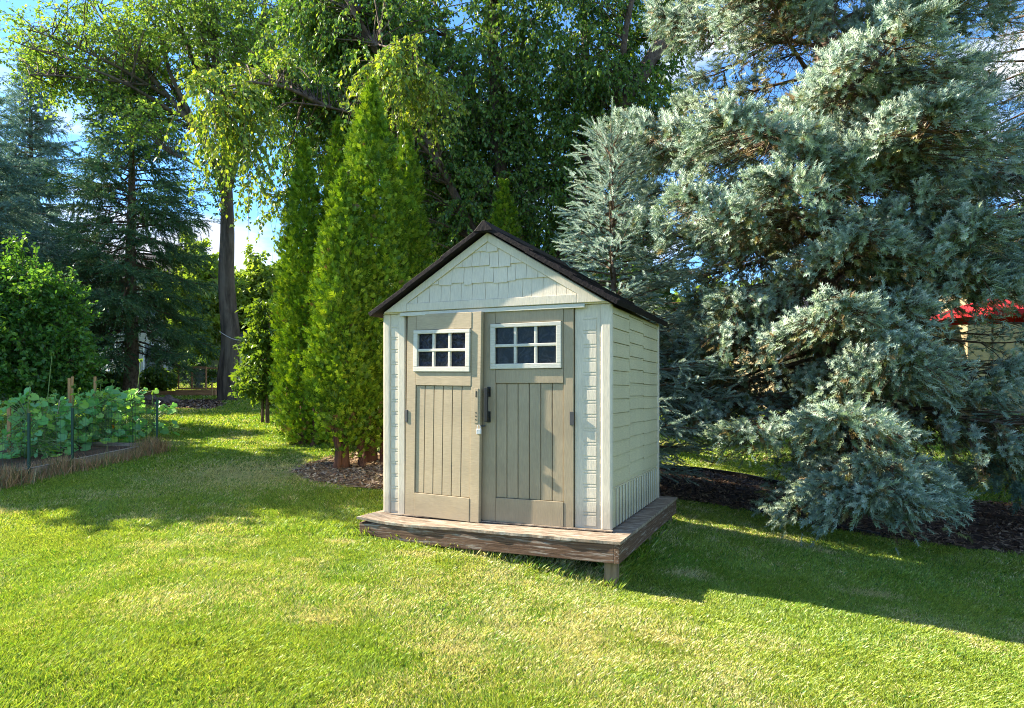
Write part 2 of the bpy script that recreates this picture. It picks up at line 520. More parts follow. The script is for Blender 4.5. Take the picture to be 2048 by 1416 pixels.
def sheet(name, poly, mat, off=0.004, step=0.12, **k):
    P = np.array(poly); x0, y0 = P.min(0); x1, y1 = P.max(0)
    xs = np.arange(x0 - step, x1 + 2 * step, step); ys = np.arange(y0 - step, y1 + 2 * step, step)
    X, Y = np.meshgrid(xs, ys)
    n = len(xs); i = (np.arange(len(ys) - 1)[:, None] * n + np.arange(n - 1)[None]).ravel()
    cx, cyy = X.ravel()[i] + step / 2, Y.ravel()[i] + step / 2
    jit = 0.09
    keep = in_poly(cx + jit * (noise2(cx, cyy, 0.2, 3) - .5) * 4, cyy + jit * (noise2(cx, cyy, 0.2, 4) - .5) * 4, poly)
    i = i[keep]
    Q = np.stack([i, i + 1, i + n + 1, i + n], -1)
    Z = gz(X, Y) + off + 0.025 * noise2(X, Y, 0.25, 9)
    o = np_mesh(name, np.stack([X, Y, Z], -1).reshape(-1, 3), Q, mat, smooth=True)
    return tag(o, **k)

sheet('mulch', MULCH_R, M['mulch'], kind='stuff', label='dark bark mulch bed under the large blue spruce')
sheet('mulch', MULCH_L, M['dry_soil'], kind='stuff', label='dry pale mulch under the arborvitae trunks')
sheet('mulch', MULCH_B, M['mulch'], kind='stuff', label='brown wood chips in front of the raised timber beds')


def chips(name, poly, n, cols, label, size=0.03):
    P = np.array(poly); x0, y0 = P.min(0); x1, y1 = P.max(0)
    x = rng.uniform(x0, x1, n * 3); y = rng.uniform(y0, y1, n * 3)
    k = in_poly(x, y, poly); x, y = x[k][:n], y[k][:n]; m = len(x)
    pos = np.stack([x, y, gz(x, y) + 0.012 + 0.02 * noise2(x, y, 0.25, 9) + rng.uniform(0, .012, m)], -1)
    d = rnd_unit(m); d[:, 2] *= 0.25
    up = np.array([0, 0, 1.0]) + 0.5 * rnd_unit(m)
    TV = np.array([[-.25, -1, 0], [.25, -1, .02], [.3, 1, 0], [-.2, 1, 0.03]], float)
    V, Fc = scatter(TV, np.array([[0, 1, 2, 3]]), pos, frames(d, up), size * rng.uniform(.4, 1.5, m))
    o = np_mesh(name, V, Fc, M['dry'], colors=rep(pal(m, cols, jit=.3), 4))
    return tag(o, label, kind='stuff')

MC = [(0.10, 0.06, 0.04), (0.2, 0.13, 0.08), (0.35, 0.25, 0.16), (0.05, 0.03, 0.02)]
chips('wood_chips', MULCH_R, 16000, MC, 'bark chips and fallen needles scattered under the spruce')
chips('wood_chips', MULCH_L, 9000, [(.45, .34, .22), (.38, .27, .16), (.52, .42, .28), (.25, .16, .1), (.12, .07, .05)], 'straw coloured chips below the arborvitae')
chips('wood_chips', MULCH_B, 2500, MC + [(0.4, 0.3, 0.22)], 'chips before the timber beds', 0.06)


THATCH = [(*tuple(ground_at(a, b))[:2], q) for a, b, q in ((602, 1122, .10), (684, 1086, .16), (1130, 1135, .22), (1190, 1160, .12), (830, 1110, .2), (1650, 1105, .16), (1380, 1150, .2), (1750, 1190, .25), (640, 1240, .2), (900, 1300, .25), (1330, 1280, .25))]


def grass():
    def pts(n, y0, y1):
        u = rng.random(n * 2)
        y = np.sqrt(y0 * y0 + u * (y1 * y1 - y0 * y0)); x = rng.uniform(-.86, .86, n * 2) * y
        return x, y
    Vs, Fs, Cs = [], [], []; base = 0
    for (y0, y1, dens, h, wd) in ((2.3, 4.2, 34000, .027, .0021), (4.2, 6, 23000, .029, .0030), (6, 9, 10500, .033, .0048), (9, 13, 3600, .04, .009), (13, 20, 1000, .055, .017), (20, 34, 330, .07, .03)):
        n = int(dens * .86 * (y1 * y1 - y0 * y0))
        x = rng.uniform(-.86, .86, n); y = np.sqrt(rng.uniform(y0 * y0, y1 * y1, n)); x = x * y
        # soft mulch edges
        k = np.ones(n, bool)
        jx, jy = rng.normal(0, .07, n), rng.normal(0, .07, n)
        for p in (MULCH_R, MULCH_L, MULCH_B): k &= ~in_poly(x + jx, y + jy, p)
        k &= ~in_poly(x, y, BED)
        inset = [shed_xy(-W + .25, 0.0), shed_xy(-0.1, 0.0), shed_xy(-0.1, 1.9), shed_xy(-W + .25, 1.9)]
        k &= ~in_poly(x, y, inset)
        pl = in_poly(x, y, PLAT)
        k &= ~(pl & (rng.random(n) < .6))
        x, y, pl = x[k], y[k], pl[k]; n = len(x)
        clump = noise2(x, y, .11, 1); patch = noise2(x, y, .55, 2); big = noise2(x, y, 1.9, 5)
        hh = h * (.55 + .7 * rng.random(n)) * (.7 + .6 * clump)
        hh *= np.where(pl, 2.3, 1.0)
        lean = rng.normal(0, .35, (n, 2)) + np.stack([noise2(x, y, .3, 11) - .5, noise2(x, y, .3, 12) - .5], -1) * .55
        lean += np.array([.15, -.1])
        tip = np.stack([lean[:, 0] * hh, lean[:, 1] * hh, hh], -1)
        a = rng.uniform(0, 2 * math.pi, n); side = np.stack([np.cos(a), np.sin(a), np.zeros(n)], -1) * (wd * rng.uniform(.6, 1.4, n))[:, None]
        b = np.stack([x, y, gz(x, y) - .004], -1)
        V = np.stack([b - side, b + side, b + tip * np.array([.55, .55, .62]) + side * .7, b + tip * np.array([1.15, 1.15, .95])], 1)
        Fq = np.array([[0, 1, 2, 3]])
        Fc = (Fq[None] + (np.arange(n) * 4)[:, None, None]).reshape(-1, 4) + base
        green = np.array([.145, .29, .032]); yel = np.array([.33, .40, .06]); straw = np.array([.52, .49, .24]); deep = np.array([.065, .19, .02])
        t = (patch * .45 + big * .45 + .12 + rng.normal(0, .22, n)).clip(0, 1)[:, None]
        c = green * (1 - t) + yel * t
        s = rng.random(n)
        dryness = (noise2(x, y, .8, 21) * .65 + noise2(x, y, .23, 22) * .5)
        near_plat = np.exp(-(((x - .3) ** 2) / 2.2 + ((y - 5.0) ** 2) / .8)) * .45
        pdry = ((dryness - .55) * 1.35 + near_plat).clip(.03, .72)
        # thin dry lawn round the arborvitae bed
        dl = np.hypot(x + 3.3, y - 9.0); pdry = np.maximum(pdry, np.clip(1.1 - dl / 1.6, 0, .85))
        for (qx, qy, qr) in THATCH:
            pdry = np.maximum(pdry, .95 * np.exp(-(((x - qx) / qr) ** 2 + ((y - qy) / (qr * .5)) ** 2) * (.6 + .8 * clump)))
        c = np.where((s < pdry)[:, None], straw, c)
        c = np.where(((s > .9))[:, None], deep, c)
        c = c * (1 + .22 * rng.normal(size=(n, 1))).clip(.4, 1.7)
        Vs.append(V.reshape(-1, 3)); Fs.append(Fc); Cs.append(rep(c, 4)); base += n * 4
    o = np_mesh('grass', np.concatenate(Vs), np.concatenate(Fs), M['grass'], colors=np.concatenate(Cs))
    tag(o, 'mown lawn grass, bright in the sun with dry straw patches', kind='stuff')
grass()


# ------------------------------------------------------------------ shed and its platform
def build_platform():
    root = empty('wooden_platform', (*shed_xy(0, 0), 0), -TH,
                 label='weathered brown timber platform on short posts, carrying the shed', cat='platform')
    x0, x1, y0, y1 = -W - .05, .16, -.33, 2.1
    zt = PZ - .003; t = .022
    # deck sheet with a slightly wavy, lifting front edge
    n = 90; m = MB()
    for i in range(n):
        a, b = x0 - .02 + (x1 - x0 + .03) * i / n, x0 - .02 + (x1 - x0 + .03) * (i + 1) / n
        f = lambda x: zt + .008 * math.sin(x * 5) * math.exp(-((x - x0) / .9) ** 2) + .018 * math.exp(-((x - x0) / .12) ** 2)
        za, zb = f(a) - .006, f(b) - .006
        yj = lambda x: y0 - .010 + .004 * math.sin(x * 9) + .002 * math.sin(x * 31)
        m.hexa([(a, yj(a), za - t), (b, yj(b), zb - t), (b, y1, zt - .006 - t), (a, y1, zt - .006 - t), (a, yj(a), za), (b, yj(b), zb), (b, y1, zt - .006), (a, y1, zt - .006)])
    d = m.obj('deck_sheet', M['deck'], root)
    # mat of thinner board under the door, pale and worn
    zb = zt - .006 - t - .002; h = .145
    MB().box(x0, x1 - .041, y0, y0 + .04, zb - h, zb).obj('rim_board', M['wood'], root, .004)
    rb = MB().box(0, y1 - y0, 0, .04, zb - h, zb).obj('rim_board', M['wood'], root, .004)
    rb.location = (x1, y0, 0); rb.rotation_euler = (0, 0, R(90))
    rb = MB().box(0, y1 - y0 - .042, 0, .04, zb - h, zb).obj('rim_board', M['wood'], root, .004)
    rb.location = (x0 + .04, y0 + .042, 0); rb.rotation_euler = (0, 0, R(90))
    MB().box(x0 + .042, x1 - .042, y1 - .04, y1, zb - h, zb).obj('rim_board', M['wood'], root, .004)
    m = MB()
    for i in range(1, 6):
        xx = x0 + (x1 - x0) * i / 6
        m.box(xx - .02, xx + .02, y0 + .043, y1 - .043, zb - h + .004, zb - .002)
    m.obj('joists', M['wood'], root)
    for (px, py) in ((x1 - .13, y0 + .043), (x1 - .13, y1 - .14), (x0 + .045, y1 - .14), (x0 + .06, y0 + .043), (x1 - .13, .9)):
        g = float(gz(*shed_xy(px + .05, py + .05)))
        zt2 = zb - h - .001
        if g - .15 < zt2:
            MB().box(px, px + .095, py, py + .095, g - .15, zt2).obj('post', M['postwood'], root, .005)
build_platform()


def clip_poly(poly, tri):
    """clip polygon by a convex counter-clockwise polygon (x,z)"""
    out = poly
    for i in range(len(tri)):
        a, b = tri[i], tri[(i + 1) % len(tri)]
        inp, out = out, []
        side = lambda p: (b[0] - a[0]) * (p[1] - a[1]) - (b[1] - a[1]) * (p[0] - a[0])
        for j in range(len(inp)):
            p, q = inp[j], inp[(j + 1) % len(inp)]
            sp, sq = side(p), side(q)
            if sp >= 0: out.append(p)
            if sp * sq < 0:
                t = sp / (sp - sq); out.append((p[0] + t * (q[0] - p[0]), p[1] + t * (q[1] - p[1])))
        if len(out) < 3: return []
    return out


def build_shed():
    root = empty('garden_shed', (*shed_xy(0, 0), PZ), -TH,
                 label='small cream resin garden shed with taupe double doors and dark gabled roof', cat='shed')
    H = 1.83                         # wall top above the platform
    XL, XR = -W, 0.0
    U0, U1, US = -1.905, -.295, -1.135     # door opening and seam
    TOP = 1.815
    # walls
    m = MB(); m.box(XL + .004, XL + .03, .04, L - .03, .004, H - .02); m.obj('side_wall', M['cream_side'], root)
    m = MB(); m.box(XL + .03, XR - .03, L - .03, L - .002, .004, H - .02); m.obj('back_wall', M['cream_side'], root)
    # right side wall: three columns of lap siding over a grooved skirt
    m = MB()
    m.box(-.03, -.012, .045, L - .032, .003, H - .01)
    cols_ = [(.05, .62, 0.0), (.625, 1.18, .035), (1.185, L - .075, .015)]
    step = .118
    for (ya, yb, off) in cols_:
        z = .36 + off * .3
        m.box(-.012, .003, ya, yb, .335, z - .003)
        while z < H - .02:
            zt = min(z + step + random.uniform(-.004, .004), H - .015)
            m.hexa([(-.012, ya, z), (.013, ya, z), (.013, yb, z), (-.012, yb, z), (-.012, ya, zt - .003), (.004, ya, zt - .003), (.004, yb, zt - .003), (-.012, yb, zt - .003)])
            m.box(.0, .0068, ya, yb, zt - .024, zt - .010)
            z = zt
    m.obj('siding', M['cream_side'], root, .002)
    m = MB(); y = .05
    while y < L - .12:
        m.box(-.012, .012, y, y + .082, .012, .325); y += .104
    m.box(-.012, .014, .045, L - .06, .325, .335)
    m.obj('skirt_panel', M['cream_side'], root, .003)
    m = MB(); y = .14
    while y < L - .14:
        m.box(.0122, .022, y, y + .011, .014, .325); y += .104
    m.obj('skirt_rib_highlights', M['trim'], root, .003)  # highlights on the skirt ridges, put in as thin ribs of paler colour
    MB().box(-.028, .016, L - .07, L - .004, .002, H).obj('corner_post', M['cream'], root, .01)
    # front right corner post and flat panel
    MB().box(-.075, .018, -.018, .045, .002, H).obj('corner_post', M['cream'], root, .016)
    MB().box(XL - .012, XL + .066, -.018, .045, .002, H).obj('corner_post', M['cream'], root, .016)

    def ladder(x0, x1, l0, l1, name):
        m = MB(); m.box(x0, x1, -.004, .03, .003, H - .004)
        fr = m.obj(name, M['cream'], root, .002)
        s = MB(); z = .03; n = int((H - .06) / .1135)
        for i in range(n):
            zt = z + .1135
            s.box(l0, l1, -.0095, -.003, z, zt - .034)
            s.box(l0, l1, -.0085, -.003, zt - .024, zt - .010)
            z = zt
        s.obj('shingle_strip', M['cream'], fr, .0015)
        return fr
    ladder(U1 + .001, -.0755, -.222, -.112, 'front_panel')
    ladder(XL + .0665, U0 - .001, XL + .072, XL + .15, 'front_panel')
    MB().box(XL + .155, U0 - .004, -.02, -.0045, .003, H - .004).obj('door_jamb', M['cream'], root, .004)
    # threshold and dark gap behind the seam
    MB().box(XL + .02, XR - .02, .05, .07, .003, H + .02).obj('inner_wall', M['taupe'], root)
    MB().box(XL - .03, XR + .028, -.045, .0, -.0015, .008).obj('threshold', M['deck'], root)

    def door(x0, x1, hinge_left, mat, wx0, wx1, wz0, wz1, px0, px1, npl, name='door', drop=0.0):
        """slab with rails, recessed planks and a six-light window; local origin at the hinge"""
        w_ = x1 - x0
        hx = x0 if hinge_left else x1
        S = MB(); z0, z1 = .008, TOP
        pb, pt = .215, wz0 - .125       # plank field
        yb, yf = .028, -.012
        X0, X1 = x0 - hx + .004, x1 - hx - .004
        A, B = px0 - hx, px1 - hx
        S.box(X0, A, yf, yb, z0, z1)                      # stiles
        S.box(B, X1, yf, yb, z0, z1)
        S.box(A + .002, B - .002, yf - .003, yb, z0, pb - .003)              # bottom rail
        S.box(A + .002, B - .002, yf - .003, yb, pt + .003, wz0 - .004)            # middle rail
        S.box(A + .002, B - .002, yf - .003, yb, wz1 + .004, z1)             # top rail
        S.box(A, B, yf + .022, yb, pb - .003, pt + .003)       # plank backing
        W0, W1 = wx0 - hx, wx1 - hx
        if W0 > A + .004: S.box(A + .002, W0 - .002, yf, yb, wz0 - .004, wz1 + .004)
        if W1 < B - .004: S.box(W1 + .002, B - .002, yf, yb, wz0 - .004, wz1 + .004)
        d = S.obj(name, mat, root, .003)
        P = MB(); pw = (B - A) / npl
        for i in range(npl):
            P.hexa([(A + i * pw + .004, yf + .009, pb), (A + (i + 1) * pw - .004, yf + .009, pb), (A + (i + 1) * pw - .002, yf + .021, pb), (A + i * pw + .002, yf + .021, pb),
                    (A + i * pw + .004, yf + .009, pt), (A + (i + 1) * pw - .004, yf + .009, pt), (A + (i + 1) * pw - .002, yf + .021, pt), (A + i * pw + .002, yf + .021, pt)])
        P.obj('plank_panel', mat, d, .0025)
        fw = .044; fr = MB(); yo = yf - .016
        fr.box(W0, W1, yo, yb - .004, wz1 - fw * .75, wz1); fr.box(W0, W1, yo, yb - .004, wz0, wz0 + fw)
        fr.box(W0, W0 + fw, yo, yb - .004, wz0 + fw, wz1 - fw * .75); fr.box(W1 - fw, W1, yo, yb - .004, wz0 + fw, wz1 - fw * .75)
        ix0, ix1, iz0, iz1 = W0 + fw, W1 - fw, wz0 + fw, wz1 - fw * .75
        for k in (1, 2):
            xx = ix0 + (ix1 - ix0) * k / 3
            fr.box(xx - .0125, xx + .0125, yo + .008, yb - .006, iz0, iz1)
        zz = (iz0 + iz1) / 2
        fr.box(ix0, ix1, yo + .0055, yb - .008, zz - .0125, zz + .0125)
        fr.obj('window_frame', M['trim'], d, .004)
        MB().box(ix0 - .01, ix1 + .01, .004, .008, iz0 - .01, iz1 + .01).obj('window_pane', M['pane2' if hinge_left else 'pane'], d)
        d.location = (hx, -.012, 0)
        return d, hx
    # right door
    d, hx = door(US + .012, U1 - .002, False, M['taupe'], -1.044, -.403, 1.312, 1.697, -1.0, -.385, 6)
    h = MB(); xx = -1.062 - hx
    h.box(xx - .018, xx + .018, -.022, -.013, .855, .95).box(xx - .018, xx + .018, -.022, -.013, 1.075, 1.16)
    h.box(xx - .012, xx + .012, -.055, -.0215, .875, .905).box(xx - .012, xx + .012, -.055, -.0215, 1.11, 1.14)
    h.box(xx - .015, xx + .015, -.078, -.0555, .862, 1.153)
    h.obj('handle', M['black'], d, .003)
    MB().box(-.034, .002, -.020, -.011, .845, .955).obj('hinge', M['hinge'], d, .002)
    MB().box(US - .015 - hx, US + .066 - hx, -.0135, .02, .012, TOP - .01).obj('edge_strip', M['taupe'], d, .003)
    # left door, slightly ajar and sagging
    d2, hx2 = door(U0 + .002, US + .012, True, M['taupe_pale'], -1.822, -1.232, 1.30, 1.67, -1.80, -1.22, 6)
    d2.rotation_euler = (0, R(.9), R(-4.6))
    MB().box(-.004, .02, -.020, -.011, .845, .955).obj('hinge', M['hinge'], d2, .002)
    lw = US + .012 - hx2
    l = MB(); l.box(lw - .062, lw - .024, -.0165, -.0125, .86, 1.16); l.obj('latch_plate', M['taupe'], d2, .002)
    MB().box(lw - .048, lw - .038, -.0185, -.016, 1.085, 1.135).obj('latch_slot', M['black'], d2)
    for zz in (.885, .915, .945): MB().box(lw - .047, lw - .039, -.0185, -.016, zz, zz + .01).obj('screw_hole', M['black'], d2)
    # gable
    PK = 2.49; half = (XR - XL) / 2; xm = (XL + XR) / 2
    sl = (PK - (H - .005)) / (half + .02)
    gz0 = H - .002
    g = MB(); g.prism([(XL - .008, gz0), (XR + .008, gz0), (xm, gz0 + (half + .008) * sl)], -.028, .03)
    G = g.obj('gable', M['cream'], root, .004)
    # lower lip of gable
    MB().box(XL + .19, XR - .2, -.045, -.029, gz0 - .028, gz0 + .004).obj('gable_lip', M['trim'], G, .002)
    t0 = .105
    tri = [(XL + .265, gz0 + .085), (XR - .265, gz0 + .085), (xm, gz0 + .085 + (half - .265) * sl)]
    for (p, q) in ((0, 1), (1, 2), (2, 0)):
        pass
    s = MB(); zrow = gz0 + .085; rows = [.155, .135, .135, .17]
    for r_, hgt in enumerate(rows):
        x = XL + .2 + random.uniform(-.06, 0)
        while x < XR - .2:
            ww = random.uniform(.075, .135); dz = random.choice([0, 0, .022, .012]) if r_ else 0
            pl = clip_poly([(x + .0015, zrow - dz), (x + ww - .0015, zrow - dz), (x + ww - .0015, zrow + hgt + .002), (x + .0015, zrow + hgt + .002)], tri)
            if pl:
                n = len(pl); zb_ = zrow - dz
                yf_ = [(-.044 + (p[1] - zb_) / hgt * .011) for p in pl]
                vs = [(p[0], yy, p[1]) for p, yy in zip(pl, yf_)] + [(p[0], -.0285, p[1]) for p in pl]
                fs = [tuple(range(n)), tuple(range(2 * n - 1, n - 1, -1))] + [(i + n, (i + 1) % n + n, (i + 1) % n, i) for i in range(n)]
                s.add(vs, fs)
            x += ww
        zrow += hgt
    s.obj('gable_shingles', M['cream'], G)
    # raised rake border of the gable
    b = MB(); th_ = .016
    for sx in (-1, 1):
        a0 = (xm + sx * (half - .02), gz0 + .012); a1 = (xm, gz0 + .012 + (half - .02) * sl)
        i0 = (xm + sx * (half - .262), gz0 + .085); i1 = (xm, gz0 + .085 + (half - .262) * sl)
        b.prism([a0, (xm + sx * (half - .262), gz0 + .012), i0, i1, a1] if sx < 0 else [a0, a1, i1, i0, (xm + sx * (half - .262), gz0 + .012)], -.052, -.0285)
    b.prism([(xm - half + .264, gz0 + .0125), (xm + half - .264, gz0 + .0125), (xm + half - .264, gz0 + .0835), (xm - half + .264, gz0 + .0835)], -.0515, -.0287)
    b.obj('gable_border', M['cream'], G, .003)
    MB().prism([(XL + .02, H - .004), (XR - .02, H - .004), (xm, PK - .03)], L - .03, L - .005).obj('back_gable', M['cream_side'], root)
    # roof: overlapping panels down each slope
    ang = math.atan(sl)
    ln = (half + .075) / math.cos(ang)
    for sx in (-1, 1):
        m = MB(); nseg = 3
        for k in range(nseg):
            a, b_ = ln * k / nseg, ln * (k + 1) / nseg + .03
            b_ = min(b_, ln)
            lift = .006 + .012 * (0)
            def P(s_, o_): return (xm + sx * (s_ * math.cos(ang) + o_ * math.sin(ang)), PK + .012 - s_ * math.sin(ang) + o_ * math.cos(ang))
            top0, top1 = .028, .041
            poly = [P(a, 0), P(b_, .002), P(b_, top1), P(a, top0)]
            if sx < 0: poly = poly[::-1]
            m.prism(poly, -.105, L + .06)
            # courses of moulded shingles on the upper face
            for c_ in range(3):
                s0 = a + (b_ - a) * c_ / 3 + .01; s1 = a + (b_ - a) * (c_ + 1) / 3 - .004
                yy = -.055
                while yy < L + .03:
                    wv = random.uniform(.16, .26)
                    h0 = top0 + (top1 - top0) * c_ / 3; h1 = top0 + (top1 - top0) * (c_ + 1) / 3
                    pl = [P(s0, h0 - .004), P(s1, h1 - .004), P(s1, h1 + .010), P(s0, h0 + .002)]
                    if sx < 0: pl = pl[::-1]
                    m.prism(pl, yy, min(yy + wv - .006, L + .04)); yy += wv
        # front rim
        for k in range(nseg):
            a, b_ = ln * k / nseg + .0, min(ln * (k + 1) / nseg + .02, ln + .006)
            poly = [P(a, -.003), P(b_, .002), P(b_, .042), P(a, .031)]
            if sx < 0: poly = poly[::-1]
            m.prism(poly, -.125, -.1055); 
        m.obj('roof_panel', M['roof'], root, .003)
    m = MB(); m.prism([(xm - .10, PK + .012 - .10 * sl + .036), (xm + .10, PK + .012 - .10 * sl + .036), (xm + .012, PK + .078), (xm - .012, PK + .078)], -.131, L + .065)
    m.obj('ridge_cap', M['roof'], root, .006)
    # padlock
    lk = empty('padlock', (0, 0, 0), 0, label='small silver padlock hanging on the hasp between the shed doors', cat='padlock')
    p = shed_xy(US + .012, -.095)
    lk.location = (p[0], p[1], PZ + .76); lk.rotation_euler = (0, 0, -TH)
    m = MB(); m.box(-.023, .023, -.010, .010, -.006, .042); m.obj('body', M['steel'], lk, .005)
    m = MB(); m.tube([(-.013, 0, .04), (-.013, 0, .062), (-.008, 0, .073), (0, 0, .077), (.008, 0, .073), (.013, 0, .062), (.013, 0, .04)], .0035, 6)
    m.obj('shackle', M['steel'], lk)
    MB().box(US - .045, US + .05, -.066, -.045, .818, .834).obj('hasp', M['hinge'], root, .002)
build_shed()


# ------------------------------------------------------------------ vegetation generators
LEAF_V = np.array([[0, 0, 0], [.30, .42, .10], [0, 1, -.06], [-.30, .42, .10], [0, .45, 0]], float)
LEAF_F = np.array([[0, 1, 4], [1, 2, 4], [2, 3, 4], [3, 0, 4]])
LEAF4_V = np.array([[0, 0, 0], [.30, .45, .08], [0, 1, -.05], [-.30, .45, .08]], float)
LEAF4_F = np.array([[0, 1, 2], [0, 2, 3]])


def needle_template(n, ln=.28, wd=.035, spread=1.0, seed=0, fwd=1.0):
    """one shoot along +Y, unit length: thin needles round a twig"""
    r = np.random.default_rng(seed); V = []; Fc = []
    for i in range(n):
        y = .02 + .93 * (i + r.random() * .6) / n
        a = i * 2.4 + r.random() * .5
        ra = np.array([math.cos(a), 0, math.sin(a)])
        d = unit(ra * spread + np.array([0, (.75 + .5 * y) * fwd, 0.12]))
        l = ln * (.8 + .4 * r.random()) * (1 - .25 * y)
        p = np.array([0, y, 0]); sdv = unit(np.cross(d, ra + .01)) * wd
        b = len(V); V += [p - sdv, p + sdv, p + d * l]; Fc.append([b, b + 1, b + 2])
    return np.array(V), np.array(Fc)


def conifer(name, root, H, Rb, z0, n_br, shoot, cols, old_cols, seed, tmpl_n=18, droop=.25, tip_up=.18, sec_gap=.13, sh_gap=.075,
            profile=None, trunk_r=.2, top_len=.15, bare=.3, hang=.35, dens=1.0, sec_len=.42, old_from=.55, dead=0, az_rng=None, ln=.28, wd=.04, sec_max=.75, reps=2, puff=.05, hang_frac=.28, top_gap=.1):
    """spruce: trunk, main branches, side branchlets and needle shoots"""
    global rng
    keep = rng; rng = np.random.default_rng(seed)
    prof = profile or (lambda t: 1 - t)
    # trunk
    n = 14; tz = np.linspace(-.1, H * .985, n)
    P = np.stack([.02 * np.sin(tz * 1.1 + seed), .02 * np.cos(tz * .9), tz], -1)[None]
    rr = (trunk_r * (1 - tz / H).clip(0.02) ** .85)[None]; rr[0, 0] *= 1.25
    V, Q = tubes(P, rr, 10); np_mesh('trunk', V, Q, M['bark_spruce'], root, smooth=True)
    t = (np.arange(n_br) + rng.random(n_br) * .8) / n_br
    zb = z0 + (H - z0 - top_gap) * t ** .92
    az = np.arange(n_br) * 2.39996 + rng.normal(0, .25, n_br)
    Lb = (top_len + (Rb - top_len) * prof(t)) * rng.uniform(.72, 1.12, n_br)
    m = 9; s = np.linspace(0, 1, m)
    dirh = np.stack([np.cos(az), np.sin(az)], -1)
    up0 = np.interp(t, [0, .35, .75, 1], [-.15, .05, .45, 1.1]) + rng.normal(0, .09, n_br)
    zz = up0[:, None] * s[None] - (droop * (1 - t) + .04)[:, None] * 2.2 * s[None] ** 2 * (1 - .55 * s[None]) + tip_up * (1 - t * .6)[:, None] * s[None] ** 3
    bend = rng.normal(0, .12, n_br)
    perp = np.stack([-dirh[:, 1], dirh[:, 0]], -1)
    BP = np.zeros((n_br, m, 3))
    BP[:, :, :2] = dirh[:, None] * (Lb[:, None] * s[None])[..., None] + perp[:, None] * (Lb[:, None] * bend[:, None] * s[None] ** 2)[..., None]
    BP[:, :, 2] = zb[:, None] + Lb[:, None] * zz
    BR = (.008 + .013 * Lb)[:, None] * (1 - .85 * s[None])
    TV_, TQ_ = [], []; base = 0
    V, Q = tubes(BP, BR, 5); TV_.append(V); TQ_.append(Q); base += len(V)
    # side branchlets
    S0, SD, SL, ST, SI, SO, SH = [], [], [], [], [], [], []
    for i in range(n_br):
        L_ = Lb[i]; k = max(3, int(L_ * (1 - bare * .5) / sec_gap * dens))
        u = bare * min(1, L_ / 1.5) * .8 + (1 - bare * min(1, L_ / 1.5) * .8) * (np.arange(k) + rng.random(k) * .7) / k
        u = u.clip(0, .985)
        idx = u * (m - 1); a = np.floor(idx).astype(int).clip(0, m - 2); f = (idx - a)[:, None]
        p = BP[i, a] * (1 - f) + BP[i, a + 1] * f; tg = unit(BP[i, a + 1] - BP[i, a])
        sgn = np.where(np.arange(k) % 2 == 0, 1, -1)[:, None]
        sidev = unit(np.cross(tg, np.array([0, 0, 1.0]))) * sgn
        ang = rng.uniform(.55, 1.15, k)[:, None]
        d = unit(tg * np.cos(ang) + sidev * np.sin(ang) + np.array([0, 0, 1]) * rng.normal(-.05, .22, (k, 1)))
        l = (sec_len * L_ * np.sqrt((1.03 - u)) * np.minimum(1, .55 + u) + .10) * rng.uniform(.65, 1.15, k)
        hm = rng.random(k) < hang_frac
        d[hm] = unit(d[hm] * .45 + np.array([0, 0, -1.])); l = np.where(hm, l * .85, l)
        SO.append(np.tile([dirh[i, 0], dirh[i, 1], 0], (k, 1))); SH.append(hm)
        S0.append(p); SD.append(d); SL.append(np.minimum(l, sec_max)); ST.append(u); SI.append(np.full(k, t[i]))
    S0, SD, SL, ST, SI, SO, SH = map(np.concatenate, (S0, SD, SL, ST, SI, SO, SH))
    K = len(S0); q = 5; s2 = np.linspace(0, 1, q)
    hg = hang * (.4 + rng.random(K) * 1.0)
    SP = S0[:, None] + SD[:, None] * (SL[:, None] * s2)[..., None]
    SP[:, :, 2] -= (hg * SL)[:, None] * s2 ** 1.7 * np.minimum(1, .5 + SL[:, None])
    V, Q = tubes(SP, (.003 + .005 * SL)[:, None] * (1 - .8 * s2)[None], 3); TV_.append(V); TQ_.append(Q + base); base += len(V)
    # shoots on branchlets
    pos, dr, sc, cl = [], [], [], []
    cnt = np.maximum(2, (SL / sh_gap * dens).astype(int))
    idx = np.repeat(np.arange(K), cnt)
    tot = len(idx); off = np.concatenate([[0], np.cumsum(cnt)[:-1]])
    j = np.arange(tot) - off[idx]
    v = (.12 + .88 * (j + rng.random(tot) * .6) / cnt[idx]).clip(0, .999)
    fi = v * (q - 1); a = np.floor(fi).astype(int).clip(0, q - 2); f = (fi - a)[:, None]
    p = SP[idx, a] * (1 - f) + SP[idx, a + 1] * f; tg = unit(SP[idx, a + 1] - SP[idx, a])
    for rep_ in range(reps):
        sgn = np.where((j + rep_) % 2 == 0, 1., -1.)[:, None]
        sv = unit(np.cross(tg, np.array([0, 0, 1.]) + .2 * rnd_unit(tot))) * sgn
        an = rng.uniform(.35, 1.0, tot)[:, None]
        d = unit(tg * np.cos(an) + sv * np.sin(an) + np.array([0, 0, 1.]) * rng.normal(.02, .38, (tot, 1)) + SO[idx] * .55)
        pos.append(p + rnd_unit(tot) * puff); dr.append(d); sc.append(shoot * rng.uniform(.6, 1.2, tot) * (1.05 - .35 * v))
        pc = pal(tot, cols, jit=.12)
        oldm = (ST[idx] + .25 * v - .22 * SH[idx] + rng.normal(0, .12, tot)) < old_from * (.95 - .45 * SI[idx])
        oc = pal(tot, old_cols, jit=.15)
        cl.append(np.where(oldm[:, None], oc, pc))
    # terminal shoots
    for PP in (SP, BP):
        p = PP[:, -1]; d = unit(PP[:, -1] - PP[:, -2])
        pos.append(p); dr.append(d); sc.append(np.full(len(p), shoot * 1.1)); cl.append(pal(len(p), cols, jit=.1))
